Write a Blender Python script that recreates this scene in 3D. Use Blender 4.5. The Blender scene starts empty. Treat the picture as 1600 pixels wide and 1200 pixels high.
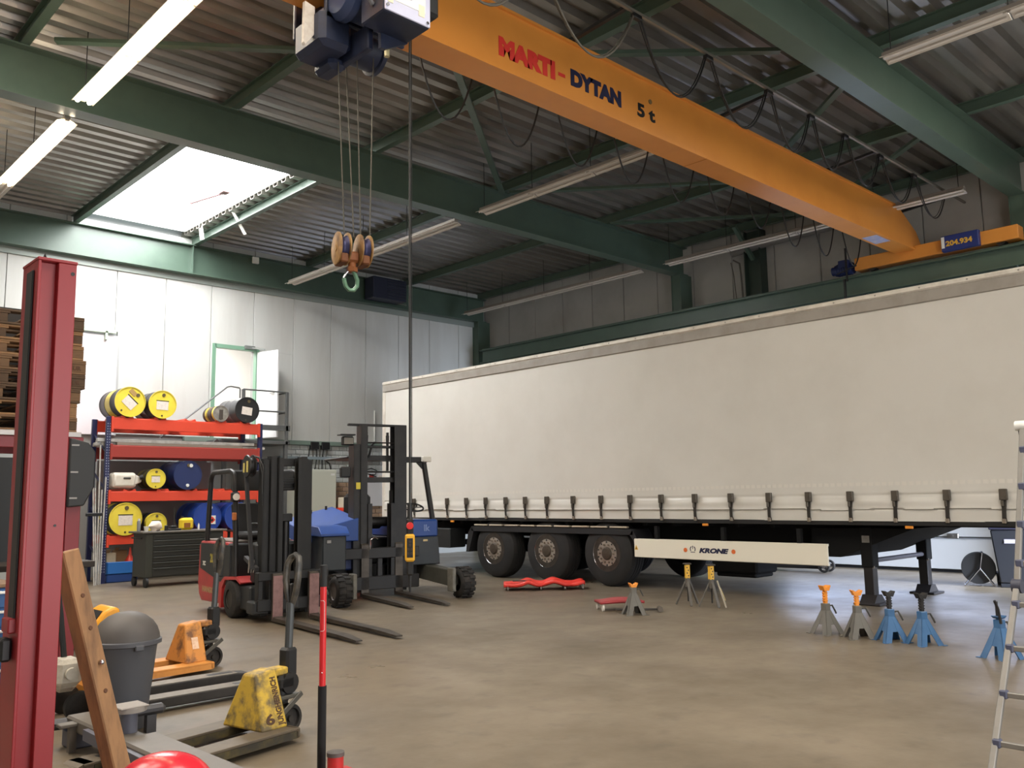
import bpy, bmesh, math, random
from mathutils import Vector, Matrix
rnd = random.Random(7)
R = math.radians
PI = math.pi
S = bpy.context.scene
C = S.collection

# ------------------------------------------------------------------ camera, world, lights, exposure
cam = bpy.data.cameras.new('camera')
cam.sensor_width = 36.0
cam.lens = 36.0 * 1375.4 / 1600.0
cam.clip_start = 0.05
cam.clip_end = 200
camo = bpy.data.objects.new('camera', cam)
C.objects.link(camo)
_yaw, _pit, _rol = R(43.441), R(7.384), R(-0.8905)
_f = Vector((math.sin(_yaw) * math.cos(_pit), math.cos(_yaw) * math.cos(_pit), math.sin(_pit)))
_r = Vector((math.cos(_yaw), -math.sin(_yaw), 0))
_u = _r.cross(_f)
_r2 = _r * math.cos(_rol) + _u * math.sin(_rol)
_u2 = -_r * math.sin(_rol) + _u * math.cos(_rol)
camo.matrix_world = Matrix(((_r2.x, _u2.x, -_f.x, 0), (_r2.y, _u2.y, -_f.y, 0), (_r2.z, _u2.z, -_f.z, 1.45), (0, 0, 0, 1)))
S.camera = camo

w = bpy.data.worlds.new('sky')
S.world = w
w.use_nodes = True
w.node_tree.nodes['Background'].inputs[0].default_value = (0.75, 0.85, 1.0, 1)
w.node_tree.nodes['Background'].inputs[1].default_value = 1.5

S.view_settings.view_transform = 'Standard'
S.view_settings.look = 'None'
S.view_settings.gamma = 1.0
S.view_settings.use_curve_mapping = False
S.view_settings.exposure = 0.0
S.cycles.max_bounces = 8
S.cycles.diffuse_bounces = 5
S.cycles.glossy_bounces = 4
S.cycles.sample_clamp_indirect = 6.0

SKYLIGHT = 19.0       # daylight through the roof light; the added panes scale from it
TUBE = 36.0           # burning fluorescent tubes
ASSUMED_GLAZE = 8.0           # glow of the assumed side door glazing

def area(name, loc, rot, sx, sy, power, col, spread=180):
    l = bpy.data.lights.new(name, 'AREA')
    l.shape = 'RECTANGLE'
    l.size, l.size_y = sx, sy
    l.energy = power
    l.color = col
    l.spread = R(spread)
    o = bpy.data.objects.new(name, l)
    o.location = loc
    o.rotation_euler = rot
    C.objects.link(o)
    return o
# added daylight for two assumed, unseen gates: behind the camera, near the trailer's front
area('assumed_front_gate_daylight', (3.5, -3.85, 2.2), (R(90), 0, R(0)), 7.0, 4.0, 330, (1.0, 0.95, 0.88))
area('assumed_side_gate_daylight', (14.6, -3.85, 2.4), (R(72), 0, R(-8)), 4.2, 3.4, 1150, (0.76, 0.85, 1.0), 62)

# ------------------------------------------------------------------ helpers
def lin(c):
    return tuple(((x / 255.0) / 12.92 if x / 255.0 <= 0.04045 else ((x / 255.0 + 0.055) / 1.055) ** 2.4) for x in c)

MATS = {}
def M(name, col, rough=0.5, metal=0.0, dirt=None, dscale=4.0, damt=0.5, bump=0.0, bscale=40.0, emit=0.0, stretch=None, trans=0.0, alpha=1.0, lo=0.42, hi=0.68, rvar=0.0, spec=0.5):
    if name in MATS:
        return MATS[name]
    m = bpy.data.materials.new(name)
    m.use_nodes = True
    nt = m.node_tree
    b = nt.nodes['Principled BSDF']
    c = lin(col) + (1,)
    b.inputs['Base Color'].default_value = c
    b.inputs['Roughness'].default_value = rough
    b.inputs['Metallic'].default_value = metal
    b.inputs['Specular IOR Level'].default_value = spec
    if trans:
        b.inputs['Transmission Weight'].default_value = trans
    if alpha < 1:
        b.inputs['Alpha'].default_value = alpha
    if emit:
        b.inputs['Emission Color'].default_value = c
        b.inputs['Emission Strength'].default_value = emit
    if dirt or bump:
        tc = nt.nodes.new('ShaderNodeTexCoord')
        src = tc.outputs['Object']
        if stretch:
            mp = nt.nodes.new('ShaderNodeMapping')
            mp.inputs['Scale'].default_value = stretch
            nt.links.new(src, mp.inputs[0])
            src = mp.outputs[0]
    if dirt:
        n = nt.nodes.new('ShaderNodeTexNoise')
        n.inputs['Scale'].default_value = dscale
        n.inputs['Detail'].default_value = 6
        n.inputs['Roughness'].default_value = 0.62
        nt.links.new(src, n.inputs['Vector'])
        mr = nt.nodes.new('ShaderNodeMapRange')
        mr.inputs['From Min'].default_value = lo
        mr.inputs['From Max'].default_value = hi
        mr.inputs['To Max'].default_value = damt
        nt.links.new(n.outputs['Fac'], mr.inputs['Value'])
        mx = nt.nodes.new('ShaderNodeMix')
        mx.data_type = 'RGBA'
        mx.inputs['A'].default_value = c
        mx.inputs['B'].default_value = lin(dirt) + (1,)
        nt.links.new(mr.outputs[0], mx.inputs['Factor'])
        nt.links.new(mx.outputs['Result'], b.inputs['Base Color'])
        if rvar:
            m2 = nt.nodes.new('ShaderNodeMapRange')
            m2.inputs['From Min'].default_value = 0.3
            m2.inputs['From Max'].default_value = 0.7
            m2.inputs['To Min'].default_value = rough - rvar
            m2.inputs['To Max'].default_value = rough + rvar
            nt.links.new(n.outputs['Fac'], m2.inputs['Value'])
            nt.links.new(m2.outputs[0], b.inputs['Roughness'])
    if bump:
        n2 = nt.nodes.new('ShaderNodeTexNoise')
        n2.inputs['Scale'].default_value = bscale
        n2.inputs['Detail'].default_value = 4
        nt.links.new(src, n2.inputs['Vector'])
        bp = nt.nodes.new('ShaderNodeBump')
        bp.inputs['Strength'].default_value = bump
        bp.inputs['Distance'].default_value = 0.01
        nt.links.new(n2.outputs['Fac'], bp.inputs['Height'])
        nt.links.new(bp.outputs[0], b.inputs['Normal'])
    MATS[name] = m
    return m

def perp(d):
    d = Vector(d).normalized()
    a = Vector((0, 0, 1)) if abs(d.z) < 0.9 else Vector((1, 0, 0))
    x = d.cross(a).normalized()
    return x, d.cross(x).normalized()

class MB:
    """collects shapes in one mesh"""
    def __init__(s):
        s.v, s.f = [], []
        s.T = Matrix.Identity(4)
    def add(s, vs, fs):
        o = len(s.v)
        s.v += [tuple(s.T @ Vector(p)) for p in vs]
        s.f += [tuple(i + o for i in f) for f in fs]
        return s
    def box(s, x0, x1, y0, y1, z0, z1, c=0.0, T=None):
        x0, x1 = min(x0, x1), max(x0, x1); y0, y1 = min(y0, y1), max(y0, y1); z0, z1 = min(z0, z1), max(z0, z1)
        c = min(c, (x1 - x0) * .45, (y1 - y0) * .45, (z1 - z0) * .45)
        if c <= 0:
            vs = [(x, y, z) for x in (x0, x1) for y in (y0, y1) for z in (z0, z1)]
            fs = [(0, 1, 3, 2), (4, 6, 7, 5), (0, 4, 5, 1), (2, 3, 7, 6), (0, 2, 6, 4), (1, 5, 7, 3)]
        else:
            vs, idx = [], {}
            X, Y, Z = (x0, x1), (y0, y1), (z0, z1)
            for i in (0, 1):
                for j in (0, 1):
                    for k in (0, 1):
                        sx, sy, sz = (c if i == 0 else -c), (c if j == 0 else -c), (c if k == 0 else -c)
                        idx[(i, j, k)] = len(vs)
                        vs += [(X[i], Y[j] + sy, Z[k] + sz), (X[i] + sx, Y[j], Z[k] + sz), (X[i] + sx, Y[j] + sy, Z[k])]
            g = lambda i, j, k, a: idx[(i, j, k)] + a
            fs = []
            for i in (0, 1):
                fs.append([g(i, 0, 0, 0), g(i, 1, 0, 0), g(i, 1, 1, 0), g(i, 0, 1, 0)][::(-1 if i == 0 else 1)])
                fs.append([g(0, i, 0, 1), g(0, i, 1, 1), g(1, i, 1, 1), g(1, i, 0, 1)][::(-1 if i == 0 else 1)])
                fs.append([g(0, 0, i, 2), g(1, 0, i, 2), g(1, 1, i, 2), g(0, 1, i, 2)][::(-1 if i == 0 else 1)])
            for j in (0, 1):
                for k in (0, 1):
                    fs.append([g(0, j, k, 1), g(1, j, k, 1), g(1, j, k, 2), g(0, j, k, 2)])
                    fs.append([g(j, 0, k, 0), g(j, 1, k, 0), g(j, 1, k, 2), g(j, 0, k, 2)])
                    fs.append([g(j, k, 0, 0), g(j, k, 1, 0), g(j, k, 1, 1), g(j, k, 0, 1)])
            for i in (0, 1):
                for j in (0, 1):
                    for k in (0, 1):
                        fs.append([g(i, j, k, 0), g(i, j, k, 1), g(i, j, k, 2)])
        if T is not None:
            vs = [tuple(T @ Vector(p)) for p in vs]
        return s.add(vs, fs)
    def bar(s, p0, p1, w, h, c=0.0, up=(0, 0, 1)):
        """box from p0 to p1, w across, h along up"""
        p0, p1 = Vector(p0), Vector(p1)
        d = p1 - p0
        L = d.length
        d.normalize()
        u = Vector(up)
        x = d.cross(u)
        if x.length < 1e-5:
            x = d.cross(Vector((0, 1, 0)))
        x.normalize()
        u = x.cross(d).normalized()
        T = Matrix(((d.x, x.x, u.x, p0.x), (d.y, x.y, u.y, p0.y), (d.z, x.z, u.z, p0.z), (0, 0, 0, 1)))
        return s.box(0, L, -w / 2, w / 2, -h / 2, h / 2, c, T)
    def lathe(s, p0, ax, prof, n=20, caps=True):
        """prof: (distance along the axis, radius)"""
        p0, ax = Vector(p0), Vector(ax).normalized()
        x, y = perp(ax)
        vs, fs = [], []
        for t, r in prof:
            for i in range(n):
                a = 2 * PI * i / n
                vs.append(p0 + ax * t + (x * math.cos(a) + y * math.sin(a)) * r)
        for k in range(len(prof) - 1):
            for i in range(n):
                j = (i + 1) % n
                fs.append((k * n + i, k * n + j, (k + 1) * n + j, (k + 1) * n + i))
        if caps:
            fs.append(tuple(range(n))[::-1])
            fs.append(tuple((len(prof) - 1) * n + i for i in range(n)))
        return s.add(vs, fs)
    def cyl(s, p0, p1, r, r1=None, n=16):
        d = Vector(p1) - Vector(p0)
        return s.lathe(p0, d, [(0, r), (d.length, r if r1 is None else r1)], n)
    def tube(s, pts, r, n=8, closed=False):
        pts = [Vector(p) for p in pts]
        k = len(pts)
        vs, fs = [], []
        x = None
        for i, p in enumerate(pts):
            if closed:
                d = (pts[(i + 1) % k] - pts[i - 1])
            else:
                d = (pts[min(i + 1, k - 1)] - pts[max(i - 1, 0)])
            d.normalize()
            if x is None:
                x, _ = perp(d)
            x = (x - d * x.dot(d)).normalized()
            y = d.cross(x)
            for j in range(n):
                a = 2 * PI * j / n
                vs.append(p + (x * math.cos(a) + y * math.sin(a)) * r)
        for i in range(k if closed else k - 1):
            i2 = (i + 1) % k
            for j in range(n):
                j2 = (j + 1) % n
                fs.append((i * n + j, i * n + j2, i2 * n + j2, i2 * n + j))
        if not closed:
            fs.append(tuple(range(n))[::-1])
            fs.append(tuple((k - 1) * n + j for j in range(n)))
        return s.add(vs, fs)
    def prism(s, poly, plane, lo, hi):
        """poly extruded; plane 'xz' -> along y, 'yz' -> along x, 'xy' -> along z"""
        def P(a, b, c):
            return {'xz': (a, c, b), 'yz': (c, a, b), 'xy': (a, b, c)}[plane]
        n = len(poly)
        vs = [P(a, b, lo) for a, b in poly] + [P(a, b, hi) for a, b in poly]
        fs = [tuple(range(n)), tuple(range(n, 2 * n))[::-1]] + [(i, (i + 1) % n, n + (i + 1) % n, n + i) for i in range(n)]
        return s.add(vs, fs)
    def ball(s, c, r, n=16, m=10, z0=-1.0, z1=1.0):
        if not hasattr(r, '__len__'):
            r = (r, r, r)
        vs, fs = [], []
        a0, a1 = math.asin(z0), math.asin(z1)
        for k in range(m + 1):
            e = a0 + (a1 - a0) * k / m
            for i in range(n):
                a = 2 * PI * i / n
                vs.append((c[0] + r[0] * math.cos(e) * math.cos(a), c[1] + r[1] * math.cos(e) * math.sin(a), c[2] + r[2] * math.sin(e)))
        for k in range(m):
            for i in range(n):
                j = (i + 1) % n
                fs.append((k * n + i, k * n + j, (k + 1) * n + j, (k + 1) * n + i))
        fs.append(tuple(range(n))[::-1])
        fs.append(tuple(m * n + i for i in range(n)))
        return s.add(vs, fs)
    def grid(s, fn, nu, nv):
        vs = [fn(i / nu, j / nv) for i in range(nu + 1) for j in range(nv + 1)]
        fs = [(i * (nv + 1) + j, (i + 1) * (nv + 1) + j, (i + 1) * (nv + 1) + j + 1, i * (nv + 1) + j + 1) for i in range(nu) for j in range(nv)]
        return s.add(vs, fs)
    def mesh(s, name, mat, ang=35):
        me = bpy.data.meshes.new(name)
        me.from_pydata(s.v, [], s.f)
        bm = bmesh.new()
        bm.from_mesh(me)
        bmesh.ops.remove_doubles(bm, verts=bm.verts, dist=1e-6)
        bmesh.ops.recalc_face_normals(bm, faces=bm.faces)
        bm.to_mesh(me)
        bm.free()
        if ang:
            me.shade_smooth()
            me.set_sharp_from_angle(angle=R(ang))
        me.materials.append(mat)
        return me
    def build(s, name, mat, parent=None, ang=35, label=None, bevel=0.0, **kw):
        o = bpy.data.objects.new(name, s.mesh(name, mat, ang))
        C.objects.link(o)
        if parent is not None:
            o.parent = parent
        if label:
            o['label'] = label
        for k, v in kw.items():
            o[k] = v
        if bevel:
            b = o.modifiers.new('bevel', 'BEVEL')
            b.width = bevel
            b.segments = 2
            b.limit_method = 'ANGLE'
            b.angle_limit = R(40)
        return o

def thing(name, label, cat, loc=(0, 0, 0), rz=0.0, group=None):
    o = bpy.data.objects.new(name, None)
    o.empty_display_size = 0.1
    o.location = loc
    o.rotation_euler = (0, 0, rz)
    C.objects.link(o)
    o['label'] = label
    o['category'] = cat
    if group:
        o['group'] = group
    return o
def tag(o, label, cat, group=None):
    o['label'] = label
    o['category'] = cat
    if group:
        o['group'] = group
    return o
def struct(o):
    o['kind'] = 'structure'
    return o
def kids(o):
    return [c for c in C.objects if c.parent is o]
def dup(o, loc, rz, label=None, group=None):
    c = o.copy()
    C.objects.link(c)
    c.location = loc
    c.rotation_euler = (0, 0, rz)
    if label:
        c['label'] = label
    if group:
        c['group'] = group
    for a in kids(o):
        d = a.copy()
        C.objects.link(d)
        d.parent = c
        for b in kids(a):
            e = b.copy()
            C.objects.link(e)
            e.parent = d
    return c
def piece(me, name, parent, loc=(0, 0, 0), rot=(0, 0, 0), scale=None):
    """one more object that shares mesh data"""
    o = bpy.data.objects.new(name, me)
    C.objects.link(o)
    o.parent = parent
    o.location = loc
    o.rotation_euler = rot
    if scale:
        o.scale = scale
    return o
def text(name, s, size, T, mat, parent, bold=0.0, ext=0.002, shear=0.0, wide=1.0, align='LEFT'):
    """lettering laid in the local x-y plane of T"""
    cu = bpy.data.curves.new(name, 'FONT')
    cu.body = s
    cu.size = size
    cu.offset = bold
    cu.extrude = ext
    cu.shear = shear
    cu.align_x = align
    cu.resolution_u = 3
    o = bpy.data.objects.new('tmp', cu)
    C.objects.link(o)
    dg = bpy.context.evaluated_depsgraph_get()
    me = bpy.data.meshes.new_from_object(o.evaluated_get(dg))
    bpy.data.objects.remove(o)
    me.name = name
    me.transform(T @ Matrix.Diagonal((wide, 1, 1, 1)))
    me.materials.clear()
    me.materials.append(mat)
    t = bpy.data.objects.new(name, me)
    C.objects.link(t)
    t.parent = parent
    return t
def frame(o, x, y):
    """matrix with origin o, x and y directions"""
    x, y = Vector(x).normalized(), Vector(y).normalized()
    z = x.cross(y).normalized()
    y = z.cross(x)
    return Matrix(((x.x, y.x, z.x, o[0]), (x.y, y.y, z.y, o[1]), (x.z, y.z, z.z, o[2]), (0, 0, 0, 1)))
def arc(c, r, a0, a1, n, ax='xz'):
    out = []
    for i in range(n + 1):
        a = a0 + (a1 - a0) * i / n
        u, v = r * math.cos(a), r * math.sin(a)
        out.append({'xz': (c[0] + u, c[1], c[2] + v), 'yz': (c[0], c[1] + u, c[2] + v), 'xy': (c[0] + u, c[1] + v, c[2])}[ax])
    return out
def sag(p0, p1, drop, n=12):
    p0, p1 = Vector(p0), Vector(p1)
    return [p0.lerp(p1, i / n) - Vector((0, 0, drop * 4 * (i / n) * (1 - i / n))) for i in range(n + 1)]

# ------------------------------------------------------------------ shared materials
BLACK = M('black_steel', (22, 22, 24), 0.45, 0.0, (48, 45, 42), 6, 0.5)
BLACKP = M('black_plastic', (26, 27, 29), 0.5)
RUBBER = M('rubber', (27, 26, 26), 0.75, 0, (62, 56, 50), 7, 0.6)
CHROME = M('chrome', (200, 200, 205), 0.2, 1.0)
STEEL = M('bare_steel', (150, 148, 145), 0.38, 0.8, (95, 88, 80), 8, 0.5)
WORN = M('worn_fork_steel', (92, 86, 80), 0.45, 0.5, (50, 44, 40), 5, 0.7)
WHITE = M('white_paint', (225, 225, 220), 0.5)
PAPER = M('paper_label', (226, 216, 206), 0.7, 0, (190, 180, 170), 30, 0.5)
GREEN = M('green_steel', (80, 98, 86), 0.33, 0.0, (68, 84, 74), 2.0, 0.5)
REDP = M('red_paint', (196, 44, 52), 0.38, 0, (150, 34, 40), 3, 0.5)

# ------------------------------------------------------------------ the hall
XR, YB, YF, XL = 16.9, 19.0, -4.0, -4.0
DECK = 7.36
def floor_mat():
    m = M('concrete_floor', (127, 115, 98), 0.40, 0, (96, 86, 72), 0.55, 0.9, bump=0.05, bscale=30, rvar=0.13, lo=0.36, hi=0.66)
    nt = m.node_tree
    b = nt.nodes['Principled BSDF']
    base = b.inputs['Base Color'].links[0].from_socket
    tc = nt.nodes.new('ShaderNodeTexCoord')
    n = nt.nodes.new('ShaderNodeTexNoise')
    n.inputs['Scale'].default_value = 5.0
    n.inputs['Detail'].default_value = 8
    nt.links.new(tc.outputs['Object'], n.inputs['Vector'])
    mr = nt.nodes.new('ShaderNodeMapRange')
    mr.inputs['From Min'].default_value = 0.56
    mr.inputs['From Max'].default_value = 0.74
    mr.inputs['To Max'].default_value = 0.55
    nt.links.new(n.outputs['Fac'], mr.inputs['Value'])
    mx = nt.nodes.new('ShaderNodeMix')
    mx.data_type = 'RGBA'
    nt.links.new(mr.outputs[0], mx.inputs['Factor'])
    nt.links.new(base, mx.inputs['A'])
    mx.inputs['B'].default_value = lin((84, 76, 66)) + (1,)
    nt.links.new(mx.outputs['Result'], b.inputs['Base Color'])
    return m
struct(MB().box(XL, XR, YF, YB, -0.2, 0).build('floor', floor_mat()))

# corrugated roof deck, ribs along x, open over the roof light
DECKM = M('galvanised_deck', (150, 145, 138), 0.32, 0.65, (112, 107, 101), 1.2, 0.7, stretch=(0.4, 1, 1))
def deck(mb, x0, x1, y0, y1):
    p, pts, y = 0.31, [], y0
    while y < y1 - 0.02:
        for dy, z in ((0, 0), (0.125, 0), (0.165, 0.09), (0.27, 0.09)):
            if y + dy <= y1:
                pts.append((y + dy, DECK + z))
        y += p
    pts.append((y1, DECK))
    vs = [(x, a, b) for x in (x0, x1) for a, b in pts]
    n = len(pts)
    mb.add(vs, [(i, i + 1, n + i + 1, n + i) for i in range(n - 1)])
SKX0, SKX1, SKY0, SKY1 = 5.62, 7.80, 12.35, 18.75
mb = MB()
deck(mb, XL, SKX0, YF, YB)
deck(mb, SKX1, XR, YF, YB)
deck(mb, SKX0, SKX1, YF, SKY0)
ceil = struct(mb.build('ceiling', DECKM, ang=0))
so = ceil.modifiers.new('solid', 'SOLIDIFY')
so.thickness = 0.006
so.offset = 1
struct(MB().box(XL - .2, XR + .2, YF - .2, SKY0, 7.6, 7.7).box(XL - .2, SKX0, SKY0, YB + .2, 7.6, 7.7).box(SKX1, XR + .2, SKY0, YB + .2, 7.6, 7.7).build('roof', M('roof_felt', (60, 60, 60), 0.9), ang=0))
# roof light: kerb and opal pane
PANE = M('opal_daylight_pane', (255, 255, 255), 0.6, emit=SKYLIGHT)
KERB = M('white_kerb', (215, 218, 214), 0.5)
wk = MB().box(SKX0 - .03, SKX0, SKY0 - .03, SKY1, 7.44, 7.60).box(SKX1, SKX1 + .03, SKY0, SKY1 + .03, 7.44, 7.60)
wk.box(SKX0 - .03, SKX1, SKY1, SKY1 + .03, 7.44, 7.60).box(SKX0, SKX1 + .03, SKY0 - .03, SKY0, 7.44, 7.60)
win = struct(wk.build('window_1', KERB))
MB().box(SKX0, SKX1, SKY0, SKY1, 7.49, 7.52).build('pane', PANE, win)
PANE2 = M('added_light_pane', (255, 246, 232), 0.6, emit=SKYLIGHT * .56)  # unseen glowing roof panes, added to brighten the trailer and floor
for wn, (a, b, c, d) in (('added_rooflight_2', (-1.6, 1.9, 5.4, 11.0)), ('added_rooflight_3', (2.9, 5.3, -1.8, 4.0)), ('added_rooflight_4', (11.15, 13.75, -2.1, 2.5))):
    o = struct(MB().box(a - .05, a, c, d, 7.30, 7.52).box(b, b + .05, c, d, 7.30, 7.52).box(a, b, c - .05, c, 7.30, 7.52).box(a, b, d, d + .05, 7.30, 7.52).build(wn, KERB))
    MB().box(a, b, c, d, 7.31, 7.33).build('pane', PANE2, o)
ACT = M('actuator_grey', (150, 120, 120), 0.5)
am = MB().cyl((7.35, 15.9, 7.46), (7.05, 16.7, 7.40), 0.03, n=10).box(7.28, 7.44, 15.75, 15.95, 7.44, 7.49, .01).cyl((7.05, 16.7, 7.42), (7.05, 16.7, 7.34), 0.025, n=8)
am
am.build('opening_drive', ACT, win)
sm = MB().bar((7.82, 16.6, 7.5), (8.25, 16.75, 7.0), .08, .015).bar((7.82, 18.0, 7.5), (7.9, 18.05, 7.12), .1, .015)
sm.build('tie_strap', WHITE, win)

# walls
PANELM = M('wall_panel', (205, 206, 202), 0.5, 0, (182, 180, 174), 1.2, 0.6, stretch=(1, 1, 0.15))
JOINT = M('wall_backing', (120, 120, 118), 0.8)
BLOCKM = M('mortar', (158, 160, 158), 0.9)
BRICKM = M('painted_block', (196, 200, 199), 0.75, 0, (160, 162, 160), 3, 0.6)
BRICK2 = M('bare_block', (176, 148, 122), 0.8, 0, (130, 110, 96), 3, 0.6)
D1 = (8.66, 9.68, 2.87, 4.98)
wb = struct(MB().box(XL, D1[0], YB, YB + .2, 0, 8.0).box(D1[1], XR, YB, YB + .2, 0, 8.0).box(D1[0], D1[1], YB, YB + .2, 0, D1[2]).box(D1[0], D1[1], YB, YB + .2, D1[3], 8.0).build('wall_back', BLOCKM))
D2 = (5.02, 6.52, 2.87, 5.05)
x = XL + 0.05
xs = [9.6 + 1.045 * k for k in range(-13, 8)]
for a, b in zip(xs[:-1], xs[1:]):
    b = min(b, XR - .01)
    if b - a < .1:
        continue
    z0, z1 = 2.9, 7.36
    segs = [(a, b, z0, z1)]
    for d in (D1, D2):
        out = []
        for (p, q, r_, t) in segs:
            if q <= d[0] or p >= d[1] or t <= d[2] or r_ >= d[3]:
                out.append((p, q, r_, t))
                continue
            if d[3] < t:
                out.append((p, q, d[3], t))
            if p < d[0] - .02:
                out.append((p, d[0], r_, d[3]))
            if q > d[1] + .02:
                out.append((d[1], q, r_, d[3]))
        segs = out
    for (p, q, r_, t) in segs:
        MB().box(p + .006, q - .006, YB - .06, YB, r_, t, .006).build('panel', PANELM, wb)
MB().box(8.0, XR, YB - .12, YB, 2.80, 2.90, .005).build('bottom_flashing', M('flashing', (120, 138, 128), .5), wb)
MB().box(XL, XR, YB - .10, YB, 6.36, 6.56, .005).build('top_rail', M('top_rail_grey', (150, 158, 152), .4, .2), wb)
bme = MB().box(-.103, .103, -.02, .02, -.05, .05, .006).mesh('brick', BRICKM)
bme2 = MB().box(-.103, .103, -.02, .02, -.05, .05, .006).mesh('brick', BRICK2)
for k in range(17):
    for i in range(13):
        bx_ = 10.55 + i * .22 + (.11 if k % 2 else 0)
        bz = .95 + k * .112
        bare = bx_ > 11.75 and bz < 1.95
        piece(bme2 if bare else bme, 'brick', wb, (bx_, YB - .015 + rnd.uniform(-.004, .004), bz))
wr = struct(MB().box(XR, XR + .2, YF, YB, 0, 8.0).build('wall_right', JOINT))
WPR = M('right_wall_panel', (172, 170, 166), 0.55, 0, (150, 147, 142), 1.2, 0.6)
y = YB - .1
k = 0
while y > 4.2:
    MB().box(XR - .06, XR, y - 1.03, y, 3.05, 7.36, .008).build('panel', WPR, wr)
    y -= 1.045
struct(MB().box(XL - .2, XL, YF, YB, 0, 8.0).build('wall_left', M('left_wall', (190, 188, 182), .8)))
wf = MB().box(XL, 0, YF - .2, YF, 0, 8).box(7, 12.4, YF - .2, YF, 0, 8).box(0, 7, YF - .2, YF, 4.2, 8).box(12.4, 16.8, YF - .2, YF, 4.1, 8)  # unseen wall, left open at the two assumed gates
struct(wf.build('wall_front', M('front_wall', (190, 188, 182), .8)))
# small room behind the upper door
ROOM = M('upper_room_wall', (226, 225, 222), .8)
struct(MB().box(7.2, 11.4, 21.4, 21.5, 2.6, 5.6).box(7.1, 7.2, YB + .2, 21.5, 2.6, 5.6).box(11.4, 11.5, YB + .2, 21.5, 2.6, 5.6).box(7.1, 11.5, YB + .2, 21.5, 5.5, 5.6).box(7.1, 11.5, YB + .2, 21.5, 2.6, 2.7).build('wall_upper_room', ROOM))
struct(MB().box(8.4, 9.6, 20.0, 20.4, 5.42, 5.48).build('added_glow_panel', M('added_room_glow', (255, 250, 245), .5, emit=55)))  # glowing panel added out of view to brighten the upper room
# sectional door in the right wall, assumed glazed band unseen behind the trailer
DOORM = M('door_panel_white', (205, 208, 212), 0.5)
dr = struct(MB().box(XR - .05, XR, 4.4, 9.6, 0, .06).build('door_3', M('door_seal', (30, 30, 32), .8)))
for k, (z0, z1) in enumerate(((.06, .62), (.64, 1.2), (2.25, 2.9))):
    MB().box(XR - .1, XR - .02, 4.4, 9.6, z0, z1, .006).build('panel', DOORM, dr)
for k in range(4):
    y0 = 4.5 + k * 1.28
    MB().box(XR - .09, XR - .04, y0, y0 + 1.18, 1.28, 2.18).build('pane', M('assumed_glazing_glow', (205, 220, 255), .3, emit=ASSUMED_GLAZE), dr)  # glowing panes added for bluish light under the trailer; glazing there is assumed
fr = MB().box(XR - .1, XR - .02, 4.4, 9.6, 1.2, 1.27).box(XR - .1, XR - .02, 4.4, 9.6, 2.19, 2.25)
for k in range(5):
    y0 = 4.45 + k * 1.28
    fr.box(XR - .1, XR - .02, y0 - .05, y0 + .05, 1.27, 2.19)
fr.build('assumed_glazing_frame', DOORM, dr)  # frame of the assumed panes
MB().box(XR - .13, XR - .10, 6.15, 6.35, .61, .70, .01).cyl((XR - .1, 6.25, .655), (XR - .16, 6.25, .655), .02, n=8).build('door_handle', STEEL, dr)
MB().box(XR - .115, XR - .1, 4.4, 9.6, .605, .618).build('seam_rail', M('seam_grey', (120, 125, 135), .5), dr)

# steel frame
def ibeam(mb, axis, at, lo, hi, z0, z1, wd, tf, tw):
    for (a, b, c, d) in ((-wd / 2, wd / 2, z0, z0 + tf), (-wd / 2, wd / 2, z1 - tf, z1), (-tw / 2, tw / 2, z0 + tf, z1 - tf)):
        if axis == 'x':
            mb.box(lo, hi, at + a, at + b, c, d)
        else:
            mb.box(at + a, at + b, lo, hi, c, d)
    return mb
BY = (-2.4, 4.62, 11.78, 18.82)
for yb in BY:
    o = struct(ibeam(MB(), 'x', yb, XL + .01, 16.72, 6.5, 7.17, .26, .022, .014).build('roof_beam', GREEN))
    if yb > 18:
        MB().box(7.98, 8.0, yb - .12, yb + .12, 6.53, 7.14).build('web_stiffener', GREEN, o)
for px_ in (-2.6, 0.1, 2.75, 5.54, 8.05, 10.95, 13.95, 16.6):
    struct(ibeam(MB(), 'y', px_, YF + .01, YB - .07, 7.175, DECK, .11, .012, .01).build('purlin', GREEN))
for yb in BY:
    struct(MB().box(16.4, 16.86, yb - .13, yb - .11, 0, 6.5).box(16.4, 16.86, yb + .11, yb + .13, 0, 6.5).box(16.4, 16.86, yb - .11, yb + .11, 0, .03).box(16.42, 16.44, yb - .11, yb + .11, 0, 6.5).box(16.82, 16.84, yb - .11, yb + .11, 0, 6.5).build('pillar', GREEN))
struct(MB().box(16.56, 16.84, 9.68, 9.70, 0, 7.15).box(16.56, 16.84, 10.05, 10.07, 0, 7.15).box(16.69, 16.71, 9.7, 10.05, 0, 7.15).build('pillar', M('dark_green_steel', (52, 66, 58), .5)))
for p, q in (((7.1, 8.5), (10.9, 11.7)), ((11.0, 11.6), (13.9, 8.3)), ((13.0, 7.0), (11.55, 5.3)), ((3.0, 11.3), (5.5, 9.4)), ((8.1, 7.2), (10.0, 5.4)), ((13.9, 11.6), (16.6, 8.4)), ((14.0, 5.0), (16.5, 8.2))):
    struct(MB().bar((p[0], p[1], 7.16), (q[0], q[1], 7.16), .10, .05).build('roof_brace', GREEN))
struct(MB().bar((15.9, 9.87, 7.1), (16.6, 9.87, 6.5), .08, .08).build('knee_brace', GREEN))
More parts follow.
